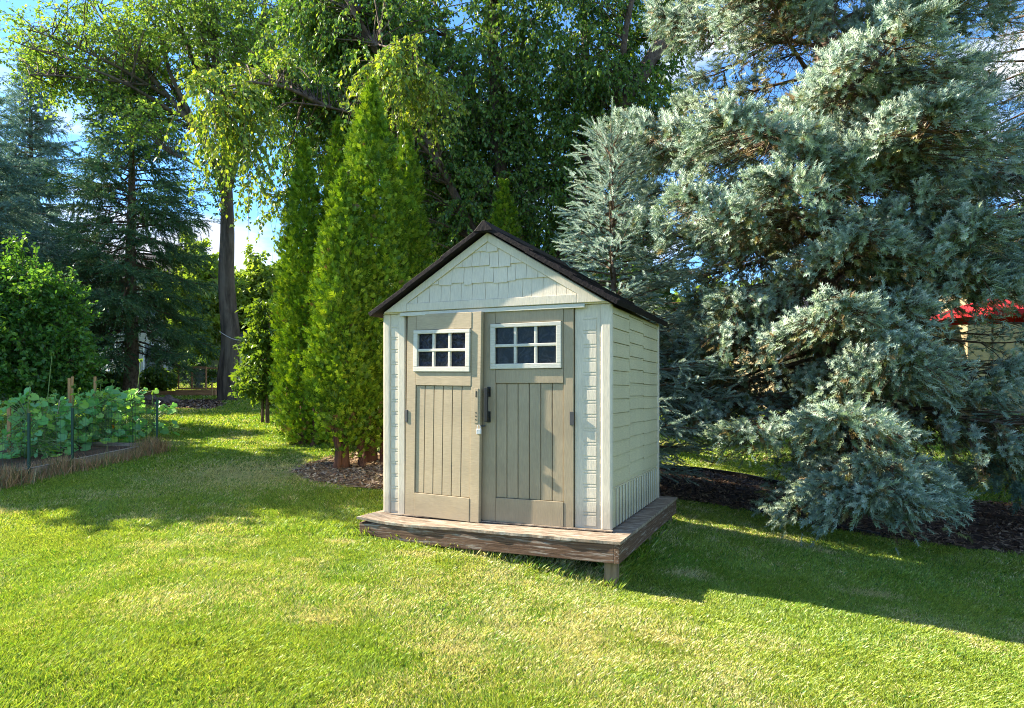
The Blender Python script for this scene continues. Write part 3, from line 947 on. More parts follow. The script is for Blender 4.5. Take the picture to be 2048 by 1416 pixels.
    pos, dr, sc, cl = map(np.concatenate, (pos, dr, sc, cl))
    # leader
    lz = np.linspace(H * .9, H, 8); pos = np.concatenate([pos, np.stack([0 * lz, 0 * lz, lz], -1)]); dr = np.concatenate([dr, np.tile([0.02, 0, 1.], (8, 1))])
    sc = np.concatenate([sc, np.full(8, shoot * 1.2)]); cl = np.concatenate([cl, pal(8, cols)])
    TV, TF = needle_template(tmpl_n, ln, wd, 1.0, seed)
    V, Fc = scatter(TV, TF, pos, frames(dr, np.array([0, 0, 1.]) + .3 * rnd_unit(len(pos))), sc)
    np_mesh('crown', V, Fc, M['needles'], root, colors=rep(cl, len(TV)))
    # dead inner twigs
    if dead:
        bi = rng.integers(0, n_br, dead); u = rng.uniform(.06, .6, dead)
        fi = u * (m - 1); a = np.floor(fi).astype(int); f = (fi - a)[:, None]
        p = BP[bi, a] * (1 - f) + BP[bi, a + 1] * f
        d = unit(rnd_unit(dead) + np.array([0, 0, -.7])); l = rng.uniform(.15, .55, dead)
        DP = p[:, None] + d[:, None] * (l[:, None] * s2)[..., None] + rnd_unit(dead)[:, None] * (.12 * l[:, None] * s2 ** 2)[..., None]
        V, Q = tubes(DP, np.full((dead, q), .0035) * (1 - .6 * s2)[None], 3); TV_.append(V); TQ_.append(Q + base)
    np_mesh('branches', np.concatenate(TV_), np.concatenate(TQ_), M['twig'], root)
    rng = keep
    return root


def pad_spruce(root, H, Rb, z0, n_br, shoot, cols, old_cols, seed, prof, trunk_r, per_m2=330, tmpl_n=16, width=.30, droop=.25, skirt=.35, bare=.3, dead=3000, zmax_full=7.5, ln=.3, wd=.065, olive=.5, extra=(), gap=None):
    """spruce whose boughs carry thick overlapping pads of shoots with hanging skirts and bare brown twigs inside"""
    global rng
    keep = rng; rng = np.random.default_rng(seed)
    n = 14; tz = np.linspace(-.1, H * .985, n)
    P = np.stack([.03 * np.sin(tz * 1.1 + seed), .03 * np.cos(tz * .9), tz], -1)[None]
    rr = (trunk_r * (1 - tz / H).clip(0.02) ** .8)[None]; rr[0, 0] *= 1.3
    V, Q = tubes(P, rr, 12); np_mesh('trunk', V, Q, M['bark_spruce'], root, smooth=True)
    t = (np.arange(n_br) + rng.random(n_br) * .9) / n_br
    zb = z0 + (H - z0 - .3) * t ** 1.05
    az = np.arange(n_br) * 2.39996 + rng.normal(0, .3, n_br)
    tt = zb / H
    Lb = (.2 + (Rb - .2) * prof(tt)) * rng.uniform(.62, 1.12, n_br)
    for e in extra:
        zb = np.append(zb, e[0]); az = np.append(az, R(e[1])); tt = np.append(tt, e[0] / H); Lb = np.append(Lb, e[2])
    n_br = len(zb)
    m = 10; s = np.linspace(0, 1, m)
    dirh = np.stack([np.cos(az), np.sin(az)], -1); perp = np.stack([-dirh[:, 1], dirh[:, 0]], -1)
    up0 = np.interp(tt, [0, .2, .6, 1], [-.05, .12, .35, 1.0]) + rng.normal(0, .10, n_br)
    dr_ = droop * np.interp(tt, [0, .5, 1], [1.15, .9, .1]) * rng.uniform(.7, 1.3, n_br)
    zz = up0[:, None] * s - (dr_ * 2.4)[:, None] * s ** 2 * (1 - .5 * s) + .12 * s ** 4
    bend = rng.normal(0, .14, n_br)
    BP = np.zeros((n_br, m, 3))
    BP[:, :, :2] = dirh[:, None] * (Lb[:, None] * s)[..., None] + perp[:, None] * (Lb[:, None] * bend[:, None] * s ** 2)[..., None]
    BP[:, :, 2] = zb[:, None] + Lb[:, None] * zz
    TV_, TQ_ = [], []; base = 0
    V, Q = tubes(BP, (.006 + .012 * Lb)[:, None] * (1 - .85 * s)[None], 5); TV_.append(V); TQ_.append(Q); base += len(V)
    pos, dr, sc, cl, tw0, tw1 = [], [], [], [], [], []
    for i in range(n_br):
        L_ = Lb[i]; vis = 1.0 if zb[i] < zmax_full else .3
        if dirh[i, 1] > .45: vis *= .55
        b0 = bare * min(1, L_ / 1.6) * rng.uniform(.7, 1.4)
        hw = width * L_ * rng.uniform(.8, 1.25) + .10
        area = L_ * (1 - b0) * hw * 1.5
        k = int(area * per_m2 * vis) + 12
        if gap and gap[0] < math.degrees(az[i]) % 360 - 360 * (math.degrees(az[i]) % 360 > 180) < gap[1] and gap[2] < zb[i] < gap[3]: k = max(10, k // 9)
        # side branchlets, each ending in a tuft
        nb = max(4, int(L_ * (1 - b0) / .085))
        ub = b0 + (1 - b0) * ((np.arange(nb) + rng.random(nb) * .8) / nb) ** .9
        sb = np.where(np.arange(nb) % 2 == 0, 1., -1.)
        qb = ((ub - b0) / (1 - b0)).clip(0, 1)
        lb = hw * np.sqrt((1.0 - qb ** 2.0).clip(0.03)) * (.45 + .55 * np.minimum(1, qb * 2.5)) * rng.uniform(.6, 1.2, nb) + .05
        db = rng.normal(0, .05, nb); fb = rng.uniform(.35, .85, nb)
        j = rng.integers(0, nb, k); v = rng.random(k) ** .62
        tipm = rng.random(k) < .08
        u = ub[j]; q = qb[j]
        fi = u * (m - 1); a = np.floor(fi).astype(int).clip(0, m - 2); f = (fi - a)[:, None]
        c = BP[i, a] * (1 - f) + BP[i, a + 1] * f; tg = unit(BP[i, a + 1] - BP[i, a])
        sv = unit(np.cross(tg, np.array([0, 0, 1.0]))) * sb[j][:, None]
        depth = rng.random(k) ** 1.9
        sk = skirt * (.45 + .55 * rng.random()) * (.35 + .65 * np.minimum(1, L_ / 2))
        ax = sv + tg * fb[j][:, None]; ax = unit(ax)
        p = c + ax * (lb[j] * v)[:, None]
        p[:, 2] += db[j] + .07 * np.sin(v * 2.6) - .30 * lb[j] * v ** 2 - depth * sk * (.3 + .7 * rng.random(k))
        p[tipm] = BP[i, -1] + rnd_unit(int(tipm.sum())) * .05 - tg[tipm] * rng.uniform(0, .25, (int(tipm.sum()), 1))
        p += rng.normal(0, .026, (k, 3))
        off = rng.normal(0, 1, (k, 3)); hangm = depth > .5
        d = ax * .75 + tg * .35 + np.array([0, 0, 1.]) * np.where(hangm, -.7, .28)[:, None] + off * .33
        pos.append(p); dr.append(unit(d)); sc.append(shoot * rng.uniform(.65, 1.2, k))
        cc = pal(k, cols, jit=.12)
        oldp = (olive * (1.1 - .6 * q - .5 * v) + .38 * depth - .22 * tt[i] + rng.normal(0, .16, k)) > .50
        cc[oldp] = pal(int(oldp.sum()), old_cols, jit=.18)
        cl.append(cc)
        kk = max(6, k // 6); ii = rng.integers(0, k, kk)
        tw0.append(np.stack([c[ii], (c[ii] + p[ii]) / 2 + np.array([0, 0, .03]), p[ii]], 1))
    pos, dr, sc, cl = map(np.concatenate, (pos, dr, sc, cl)); tw = np.concatenate(tw0)
    TV, TF = needle_template(tmpl_n, ln, wd, 1.0, seed, .7)
    V, Fc = scatter(TV, TF, pos, frames(dr, np.array([0, 0, 1.]) + .3 * rnd_unit(len(pos))), sc)
    np_mesh('crown', V, Fc, M['needles'], root, colors=rep(cl, len(TV)))
    V, Q = tubes(tw, np.tile([.008, .005, .003], (len(tw), 1)), 3); TV_.append(V); TQ_.append(Q + base); base += len(V)
    s2 = np.linspace(0, 1, 5)
    low = np.flatnonzero(zb < zmax_full)
    bi = rng.choice(low, dead); u = rng.uniform(.05, .62, dead)
    fi = u * (m - 1); a = np.floor(fi).astype(int).clip(0, m - 2); f = (fi - a)[:, None]
    p = BP[bi, a] * (1 - f) + BP[bi, a + 1] * f
    d = unit(rnd_unit(dead) + np.array([0, 0, -.8])); l = rng.uniform(.15, .6, dead)
    DP = p[:, None] + d[:, None] * (l[:, None] * s2)[..., None] + rnd_unit(dead)[:, None] * (.18 * l[:, None] * s2 ** 2)[..., None]
    V, Q = tubes(DP, np.full((dead, 5), .0045) * (1 - .6 * s2)[None], 3); TV_.append(V); TQ_.append(Q + base)
    np_mesh('branches', np.concatenate(TV_), np.concatenate(TQ_), M['twig'], root)
    rng = keep


def interp_poly(pts, n):
    pts = np.array(pts, float); d = np.concatenate([[0], np.cumsum(np.linalg.norm(np.diff(pts, axis=0), axis=1))])
    s = np.linspace(0, d[-1], n)
    out = np.stack([np.interp(s, d, pts[:, i]) for i in range(pts.shape[1])], -1)
    for _ in range(2):
        out[1:-1] = (out[:-2] + 2 * out[1:-1] + out[2:]) / 4
    return out


def broadleaf(root, stems, clumps, bark, leafmat, leaf, cols, seed, twigs=7, twig_len=.55, per_twig=24, droop=.5, leaf_droop=.6, spread=.5,
              br_r=.03, arc=.15, below=.3, pale_y=None, weights=None, simple=True, tips=None, sides=8):
    """stems: list of (pts, r0, r1); clumps (N,3) leaf masses joined to the nearest stem"""
    global rng
    keep = rng; rng = np.random.default_rng(seed)
    TVs, TQs = [], []; base = 0; skp, skr = [], []
    for pts, r0, r1 in stems:
        p = interp_poly(pts, 16)
        p[1:-1] += rng.normal(0, .022 * np.linalg.norm(p[-1] - p[0]) ** .5, (14, 3)) * min(1, r0 / .08)
        for _ in range(2): p[1:-1] = (p[:-2] + 2 * p[1:-1] + p[2:]) / 4
        rr = np.linspace(r0, r1, 16)
        V, Q = tubes(p[None], rr[None], sides); TVs.append(V); TQs.append(Q + base); base += len(V)
        skp.append(p); skr.append(rr)
    np_mesh('trunk', np.concatenate(TVs), np.concatenate(TQs), bark, root, smooth=True)
    sk = np.concatenate(skp); C = np.asarray(clumps, float); Nn = len(C)
    st = np.zeros((Nn, 3)); 
    for i in range(0, Nn, 400):
        c = C[i:i + 400]
        dd = np.linalg.norm(c[:, None] - sk[None], axis=-1) * rng.uniform(.75, 1.35, (len(c), len(sk))) + 1.5 * np.maximum(0, sk[None, :, 2] - c[:, None, 2] + below)
        st[i:i + 400] = sk[dd.argmin(1)]
    m = 6; s = np.linspace(0, 1, m)
    BP = st[:, None] + (C - st)[:, None] * s[None, :, None]
    D = np.linalg.norm(C - st, axis=1)
    BP[:, :, 2] += (arc * D)[:, None] * np.sin(s * math.pi)[None]
    BP += rnd_unit(Nn)[:, None] * (.07 * D[:, None] * np.sin(s * math.pi))[..., None]
    BR = (np.minimum(br_r, .006 + .012 * D))[:, None] * (1 - .75 * s)[None]
    V, Q = tubes(BP, BR, 4); bv, bq = [V], [Q]; bb = len(V)
    # twigs
    T = Nn * twigs; ti = np.repeat(np.arange(Nn), twigs)
    u = rng.uniform(.55, 1, T); fi = u * (m - 1); a = np.floor(fi).astype(int).clip(0, m - 2); f = (fi - a)[:, None]
    p0 = BP[ti, a] * (1 - f) + BP[ti, a + 1] * f
    d = unit(rnd_unit(T) * np.array([1, 1, .7]) + unit(C - st)[ti] * spread)
    l = twig_len * rng.uniform(.5, 1.3, T); q = 5; s2 = np.linspace(0, 1, q)
    TP = p0[:, None] + d[:, None] * (l[:, None] * s2)[..., None]
    TP[:, :, 2] -= (droop * l * rng.uniform(.4, 1.5, T))[:, None] * s2 ** 2
    V, Q = tubes(TP, np.full((T, q), .0045) * (1 - .6 * s2)[None], 3); bv.append(V); bq.append(Q + bb)
    np_mesh('branches', np.concatenate(bv), np.concatenate(bq), bark, root)
    # leaves
    K = T * per_twig; li = np.repeat(np.arange(T), per_twig)
    v = rng.random(K) ** .8 * .999; fi = v * (q - 1); a = np.floor(fi).astype(int).clip(0, q - 2); f = (fi - a)[:, None]
    p = TP[li, a] * (1 - f) + TP[li, a + 1] * f; tg = unit(TP[li, a + 1] - TP[li, a])
    d = unit(tg * .5 + rnd_unit(K) * .9 + np.array([0, 0, -leaf_droop]))
    p = p + rnd_unit(K) * .25 * leaf
    up = np.array([0, 0, .8]) + rnd_unit(K)
    TVt, TFt = (LEAF4_V, LEAF4_F) if simple else (LEAF_V, LEAF_F)
    V, Fc = scatter(TVt, TFt, p, frames(d, up), leaf * rng.uniform(.6, 1.25, K))
    c = pal(K, cols, weights, .16)
    if pale_y is not None:          # sunlight on the twigs nearest the lawn, put into a paler leaf colour
        sun_tint = (p[:, 1] < pale_y) & (rng.random(K) < .75); c[sun_tint] = pal(int(sun_tint.sum()), [(.26, .36, .06), (.34, .42, .07), (.2, .3, .05)])
    np_mesh('crown', V, Fc, leafmat, root, colors=rep(c, len(TVt)))
    rng = keep
    return root


def arborvitae(root, H, Rm, seed, z0=.25, n=5200, base_pts=None, skirt=1.0, tops=None):
    global rng
    keep = rng; rng = np.random.default_rng(seed)
    # template spray: a flat fan of scale leaves
    TV, TF = [], []
    for i, (y, a, l) in enumerate([(0, 0, .9), (.15, .7, .55), (.15, -.7, .55), (.4, .6, .5), (.4, -.6, .5), (.62, .5, .4), (.62, -.5, .4)]):
        d = np.array([math.sin(a), math.cos(a), 0]); nrm = np.array([math.cos(a), -math.sin(a), 0]) * .075
        p = np.array([0, y, 0.]); b = len(TV)
        zo = np.array([0, 0, .05 * ((i % 3) - 1)])
        TV += [p, p + d * l * .5 + nrm + zo, p + d * l + zo * 2, p + d * l * .5 - nrm + zo]; TF.append([b, b + 1, b + 2, b + 3])
    TV, TF = np.array(TV), np.array(TF)
    prof = lambda t: np.interp(t, [0, .05, .14, .27, .54, .68, .8, .88, .95, 1], [.5, .80, .97, 1, .80, .66, .47, .33, .17, .02])
    parts = []
    for layer, (fr, cnt, sc) in enumerate(((1.0, int(n * 2.9), .085), (.84, int(n * 1.3), .12))):
        t = rng.random(cnt * 3); keepm = rng.random(cnt * 3) < (prof(t) * .9 + .12); t = t[keepm][:cnt]; c_ = len(t)
        az = rng.uniform(0, 2 * math.pi, c_)
        # vertical tongues and lumps
        lump = np.zeros(c_)
        for k in range(7):
            lump += np.sin(az * rng.integers(2, 8) + t * H * rng.uniform(2, 7) + rng.uniform(0, 6.3)) * .07
        nc = int(26 * H * Rm * 2.6) + 20
        tc_ = rng.random(nc); ac_ = rng.uniform(0, 2 * math.pi, nc); dmin = np.full(c_, 9.)
        for q_ in range(nc):
            da = np.abs((az - ac_[q_] + math.pi) % (2 * math.pi) - math.pi) * Rm * prof(t)
            dmin = np.minimum(dmin, np.hypot(da, (t - tc_[q_]) * H * .75))
        puff = .10 * (1 - (dmin / .16) ** 2).clip(-.9, 1)
        ph = (t * H * 2.2 + az * 1.3) % 1.0
        r_ = Rm * prof(t) * fr * (1 + lump + .10 * (1 - ph)) + rng.normal(0, .03, c_) + .07 * (rng.random(c_) < .06)
        r_ = np.maximum(r_ - .095 + 1.15 * puff * np.minimum(1, prof(t) * 2.2), .012)
        pos = np.stack([r_ * np.cos(az), r_ * np.sin(az), z0 + (H - z0) * t - .05 + rng.normal(0, .13, c_) * (t < .12)], -1)
        out = np.stack([np.cos(az), np.sin(az), np.zeros(c_)], -1)
        tang = np.stack([-np.sin(az), np.cos(az), np.zeros(c_)], -1)
        d = unit(out * rng.uniform(.35, .95, (c_, 1)) + np.array([0, 0, 1.]) * rng.uniform(.25, 1.0, (c_, 1)) + tang * rng.normal(0, .45, (c_, 1)))
        up = tang * rng.normal(0, .40, (c_, 1)) + out * 1.1 + rnd_unit(c_) * .3
        V, Fc = scatter(TV, TF, pos, frames(d, up), sc * rng.uniform(.6, 1.25, c_))
        c = pal(c_, [(.16, .285, .016), (.21, .335, .02), (.105, .215, .016), (.27, .385, .03), (.07, .15, .016)], jit=.14)
        br = (rng.random(c_) < .012 + .08 * (t < .10)); c[br] = (.17, .12, .05)
        parts.append((V, Fc, rep(c, len(TV))))
    b = len(parts[0][0])
    np_mesh('crown', np.concatenate([parts[0][0], parts[1][0]]), np.concatenate([parts[0][1], parts[1][1] + b]), M['cedar_leaf'], root, colors=np.concatenate([parts[0][2], parts[1][2]]))
    TVs, TQs = [], []; bb = 0
    for k in range(4):
        a = rng.uniform(0, 6.28) if k == 0 else a + 2.1; r0 = (.06, .045, .04, .04)[k]
        top = np.array([.12 * math.cos(a) * k, .12 * math.sin(a) * k, H * (.92, .6, .5, .5)[k]])
        p = interp_poly([(.10 * k * math.cos(a), .10 * k * math.sin(a), -.1), (.06 * k * math.cos(a + .8), .06 * k * math.sin(a + .8), .22), (.13 * k * math.cos(a), .13 * k * math.sin(a), .6), top * [1, 1, .5], top], 12)
        rr = np.linspace(r0 * 1.35, .01, 12); rr[0] *= 1.3
        V, Q = tubes(p[None], rr[None], 9); TVs.append(V); TQs.append(Q + bb); bb += len(V)
    np_mesh('trunk', np.concatenate(TVs), np.concatenate(TQs), M['bark_cedar'], root, smooth=True)
    rng = keep


def ground_root(name, px, D, **k):
    x = (px - CX) / F * D
    return empty(name, (x, D, float(gz(x, D))), **k)


def rel(root, px, py, D):
    return np.array(at(px, py, D) - root.location)


# ------------------------------------------------------------------ the large blue spruce and its neighbours
BLUE = [(.29, .39, .31), (.37, .47, .385), (.21, .31, .25), (.48, .56, .45), (.31, .40, .24)]
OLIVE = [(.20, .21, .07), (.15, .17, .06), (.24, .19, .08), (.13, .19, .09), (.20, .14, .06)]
r = ground_root('blue_spruce', 1655, 9.4, label='tall silvery blue spruce filling the right side, right behind the shed', cat='tree')
pad_spruce(r, 12.8, 2.95, 1.35, 172, .112, BLUE, OLIVE, 11, lambda t: np.interp(t, [0, .15, .5, 1], [.95, 1.0, .88, 0]), .22, per_m2=430, skirt=.5, dead=6000, tmpl_n=24, ln=.40, wd=.05, olive=.62, gap=(-42, 14, 2.2, 3.5), zmax_full=8.6,
           extra=((1.35, -104, 2.7), (1.3, -95, 2.5), (1.25, -111, 2.5), (1.05, -100, 2.1), (1.75, -99, 2.8), (1.8, -112, 2.4), (1.1, -91, 2.5),
                  (2.2, -92, 2.5), (2.4, -116, 2.6), (2.7, -100, 2.3), (3.1, -84, 2.5), (3.2, -112, 2.4), (3.6, -97, 2.2), (4.1, -106, 2.2), (2.75, -70, 2.6), (4.6, -88, 2.2)))

r = ground_root('young_blue_spruce', 1224, 9.2, label='young silvery blue spruce with a bare pointed leader, standing behind the shed roof', cat='tree')
conifer('young_blue_spruce', r, (HY - 222) / F * 9.2 + CAMZ - r.location.z, 1.5, .4, 130, .16, [(.31, .41, .36), (.36, .46, .40), (.24, .34, .29), (.40, .48, .40)], OLIVE, 5, tmpl_n=40, droop=.05, tip_up=.12, sec_gap=.075, sh_gap=.085,
        profile=lambda t: np.interp(t, [0, .15, .5, .8, 1], [.95, 1., .60, .24, .1]), trunk_r=.07, bare=.12, hang=.05, sec_len=.36, old_from=.18, sec_max=.4, ln=.2, wd=.034, hang_frac=0, puff=.02, top_gap=.42)

r = ground_root('blue_spruce', 2400, 9.6, label='dim blue spruce at the right edge of the picture, partly cut off', cat='tree')
pad_spruce(r, 12.0, 3.0, 1.1, 100, .12, [(.13, .22, .19), (.16, .27, .23), (.2, .31, .25)], OLIVE, 23, lambda t: np.interp(t, [0, .35, 1], [1., .92, 0]), .22, per_m2=300, skirt=.5, dead=2500, ln=.4, wd=.055, gap=(110, 181, 2.2, 4.6))

r = ground_root('dark_spruce', 2150, 15, label='dark spruce with sparse branches against the sky, behind the tall blue spruce', cat='tree')
conifer('dark_spruce', r, 14.0, 3.2, 5.0, 110, .22, [(.05, .09, .06), (.07, .12, .08), (.09, .13, .07)], OLIVE, 29, tmpl_n=14, droop=.22, tip_up=.1, sec_gap=.14, sh_gap=.1,
        profile=lambda t: np.interp(t, [0, .35, 1], [1., .9, 0]), trunk_r=.2, bare=.5, hang=.5, sec_len=.36, old_from=.5, dead=1200)

r = ground_root('dark_spruce', 262, 23, label='dark green open spruce with a straight bare trunk, left of the tall leafy tree', cat='tree')
conifer('dark_spruce', r, 11.5, 2.75, 1.5, 160, .28, [(.06, .14, .065), (.09, .18, .08), (.12, .21, .08)], [(.06, .09, .04), (.09, .10, .04)], 31, tmpl_n=16, droop=.16, tip_up=.08, sec_gap=.11, sh_gap=.09,
        profile=lambda t: np.interp(t, [0, .2, .5, 1], [.85, 1., .86, .1]), trunk_r=.24, bare=.35, hang=.35, sec_len=.36, old_from=.4, sec_max=1.0, wd=.05, dead=900)

r = ground_root('blue_spruce', 62, 25, label='slender blue spruce with a pointed top against the clouds, far left', cat='tree')
conifer('blue_spruce', r, 12.4, 2.5, .6, 200, .30, [(.14, .24, .21), (.19, .30, .26), (.24, .35, .30)], [(.10, .13, .07), (.13, .14, .06)], 37, tmpl_n=16, droop=.14, tip_up=.14, sec_gap=.09, sh_gap=.08,
        profile=lambda t: np.interp(t, [0, .25, .6, 1], [1, .92, .5, .04]), trunk_r=.18, bare=.2, hang=.2, sec_len=.36, old_from=.3, sec_max=.9, wd=.05)

r = ground_root('blue_spruce', -70, 21, label='broad blue spruce at the left edge, behind the lilac', cat='tree')
conifer('blue_spruce', r, 11, 2.7, .6, 170, .30, [(.13, .23, .2), (.17, .28, .24), (.21, .32, .27)], [(.10, .13, .07), (.14, .12, .06)], 41, tmpl_n=16, droop=.2, tip_up=.14, sec_gap=.11, sh_gap=.09,
        profile=lambda t: np.interp(t, [0, .25, .6, 1], [1, .92, .6, .04]), trunk_r=.18, bare=.25, hang=.3, sec_len=.36, old_from=.35, sec_max=.9, wd=.05)

# ------------------------------------------------------------------ arborvitae
for (px, D, top, half, seed, lab) in (
        (742, 9.9, 158, 76, 51, 'tallest bright green arborvitae, beside the left corner of the shed'),
        (686, 9.4, 338, 56, 52, 'shorter arborvitae in front of the tallest one, with a bare reddish trunk'),
        (812, 11.2, 246, 52, 53, 'arborvitae just behind the left roof slope of the shed'),
        (608, 11.6, 276, 52, 54, 'leftmost arborvitae of the row, leaning over the lawn'),
        (674, 12.0, 238, 42, 55, 'slim arborvitae rising behind the gap between the leftmost and tallest ones'),
        (1008, 12.2, 358, 42, 56, 'lone arborvitae tip showing above the right roof slope')):
    r = ground_root('arborvitae', px, D, label=lab, cat='tree', group='arborvitae trees beside and behind the shed')
    H = (HY - top) / F * D + CAMZ - r.location.z
    arborvitae(r, H, half / F * D * 1.0, seed, z0=.42 if seed in (51, 52) else .15, n=int(5200 * (half / 100 + .2)), skirt=1.0)

# ------------------------------------------------------------------ the tall leafy tree on the left
def in_ellipsoids(n, ells, seed):
    """random points in ellipsoids given as (px, py, D, rx px, ry px, rz m, weight)"""
    r_ = np.random.default_rng(seed); out = []
    wt = np.array([e[6] for e in ells], float); wt /= wt.sum()
    for e, c in zip(ells, (wt * n).astype(int)):
        d = r_.normal(size=(c, 3)); d /= np.linalg.norm(d, axis=1, keepdims=True); d *= r_.random((c, 1)) ** (1 / 2.4)
        s = e[2] / F
        ctr = np.array(at(e[0], e[1], e[2]))
        out.append(ctr + d * np.array([e[3] * s, e[5], e[4] * s]))
    return np.concatenate(out)


def lines_px(root, D, *pl):
    return [(np.array([rel(root, a, b, D + (c[0] if c else 0)) for a, b, *c in pts]), r0, r1) for pts, r0, r1 in pl]

D0 = 22.0
r = ground_root('maple_tree', 459, D0, label='tall leafy tree with a straight furrowed grey trunk and fanning limbs, on the left lawn', cat='tree')
zb = (CAMZ - r.location.z) 
base = np.array([0, 0, -.15])
tr = [(np.array([base, rel(r, 459, 812, D0), rel(r, 457, 740, D0), rel(r, 456, 600, D0), rel(r, 456, 470, D0), rel(r, 453, 380, D0)]), .33, .18)]
fl = [([(453, 400), (440, 330), (400, 270), (330, 190), (250, 90), (200, 20)], .13, .03),
      ([(453, 385), (452, 300), (445, 200), (430, 80), (420, -60)], .17, .06),
      ([(455, 385), (475, 300), (500, 180), (525, 60), (540, -60)], .12, .05),
      ([(400, 270, 0), (350, 180, 1.5), (300, 110, 2), (240, -10, 3)], .09, .03),
      ([(440, 330), (380, 230), (330, 120), (300, 0)], .10, .03),
      ([(330, 190, 0), (230, 130, -1), (130, 85, -1.5), (60, 60, -2)], .06, .015),
      ([(360, 230, 0), (240, 160, -1.5), (140, 120, -2), (20, 80, -2.5)], .06, .012),
      ([(450, 300), (400, 160), (360, 40), (340, -60)], .09, .03),
      ([(300, 150, 0), (220, 60, 1), (160, -30, 2)], .05, .015), ([(380, 240, 0), (270, 110, 1), (190, 20, 2), (150, -60, 2.4)], .06, .015), ([(300, 170, -.5), (200, 160, -1.5), (110, 150, -2), (60, 150, -2.3)], .04, .012),
      ([(448, 250), (470, 120), (480, 0), (490, -80)], .09, .03),
      ([(445, 210), (410, 100), (390, 0), (380, -70)], .08, .03),
      ([(480, 280, 0), (550, 170, -1), (610, 90, -1.5), (640, 20, -2)], .07, .02),
      ([(452, 390, 0), (430, 350, -.6), (390, 330, -1.5), (330, 300, -2.5)], .05, .012)]
tr += lines_px(r, D0, *fl)
cl = in_ellipsoids(620, [(330, 60, D0, 190, 95, 3.0, 3.2), (170, 100, D0, 130, 70, 2.5, 1.6), (120, 180, D0, 90, 40, 2, .5), (250, 190, D0, 120, 50, 2.5, 1.0), (470, 90, D0, 130, 120, 3, 2.0), (560, 60, D0, 90, 90, 3, 1.2),
                          (400, -120, D0, 260, 120, 4, 2.2), (300, 250, D0 - 2.5, 60, 30, 1, .3), (450, 330, D0 - 1.0, 50, 60, 1, .35)], 3) - np.array(r.location)
LIME = [(.20, .32, .055), (.27, .38, .07), (.15, .27, .045), (.35, .44, .10)]
broadleaf(r, tr, cl, M['bark_maple'], M['leaf_soft'], .105, LIME, 61, twigs=6, twig_len=.95, per_twig=16, droop=.25, leaf_droop=.3, br_r=.02, arc=.05, below=.6, sides=10)

# ------------------------------------------------------------------ weeping elm behind the shed
D1 = 14.5
r = ground_root('elm_tree', 1105, D1, label='big many-stemmed tree with drooping dark leaves, behind the shed and arborvitae', cat='tree')
b0 = rel(r, 1105, 760, D1)
tr = lines_px(r, D1,
              ([(1105, 880), (1110, 700), (1125, 480), (1160, 330), (1225, 230), (1290, 140), (1350, 50), (1440, -90)], .26, .12),
              ([(1085, 880), (1050, 650), (1000, 400), (988, 190), (985, 60), (975, -120)], .19, .09),
              ([(1110, 800, .3), (1170, 560, .8), (1205, 380, 1), (1195, 200, 1.2), (1170, 60, 1.4), (1150, -100, 1.5)], .14, .07),
              ([(1090, 820, -.2), (1000, 560, -.6), (880, 330, -1), (790, 180, -1.2), (735, 80, -1.3), (680, -30, -1.4)], .11, .05),
              ([(900, 370, -1), (840, 275, -1.2), (760, 240, -1.6), (660, 215, -2), (580, 205, -2.4)], .04, .012),
              ([(1150, 350, 0), (1240, 300, 1), (1330, 250, 1.8), (1400, 160, 2.3)], .08, .03),
              ([(1225, 230, 0), (1250, 100, -.5), (1270, -60, -.8)], .09, .04),
              ([(990, 300, 0), (930, 150, .7), (870, 20, 1), (840, -90, 1.2)], .08, .03))
cl = in_ellipsoids(1300, [(650, 90, D1 + .4, 120, 110, 1.2, 1.2), (720, 280, D1 + .6, 130, 80, 1.0, .9), (850, 300, D1 + .6, 110, 120, 1.0, .9), (1050, 300, D1 + 1.2, 200, 200, 1.0, 1.3), (960, 110, D1, 330, 190, 2.2, 3.4), (1150, 200, D1 + .6, 190, 230, 2.0, 2.6), (960, 380, D1, 220, 150, 1.6, 1.9), (1130, 450, D1 + .6, 200, 150, 1.4, 1.6), (730, 140, D1 + .2, 200, 110, 1.4, 1.7),
                          (640, 250, D1 - .3, 110, 70, 1.0, .65), (1280, 120, D1 + 1, 140, 220, 1.5, 1.4), (900, -130, D1, 420, 130, 3, 1.7), (700, 20, D1, 150, 80, 1.6, .9), (880, 430, D1 + .2, 80, 130, .9, .6),
                          (462, 215, D1 - 3.0, 72, 92, .8, .46), (505, 395, D1 - 3.0, 32, 50, .4, .10), (550, 330, D1 - 1.6, 50, 80, .6, .2), (820, 150, D1 - 3.0, 95, 55, .7, .55), (560, 160, D1 - 1.5, 110, 70, 1, .5)], 8) - np.array(r.location)
DGREEN = [(.07, .165, .045), (.10, .215, .05), (.145, .27, .05), (.22, .33, .06)]
tr += lines_px(r, D1, ([(660, 215, -2), (560, 170, -2.5), (480, 160, -3), (430, 190, -3.1)], .04, .012), ([(735, 80, -1.3), (790, 100, -2.4), (830, 110, -3.3)], .02, .008))
broadleaf(r, tr, cl, M['bark_elm'], M['leaf_elm'], .085, DGREEN, 67, twigs=8, twig_len=.62, per_twig=22, droop=.95, leaf_droop=.75, br_r=.015, pale_y=12.4 - D1, arc=.12, below=.2, sides=9)

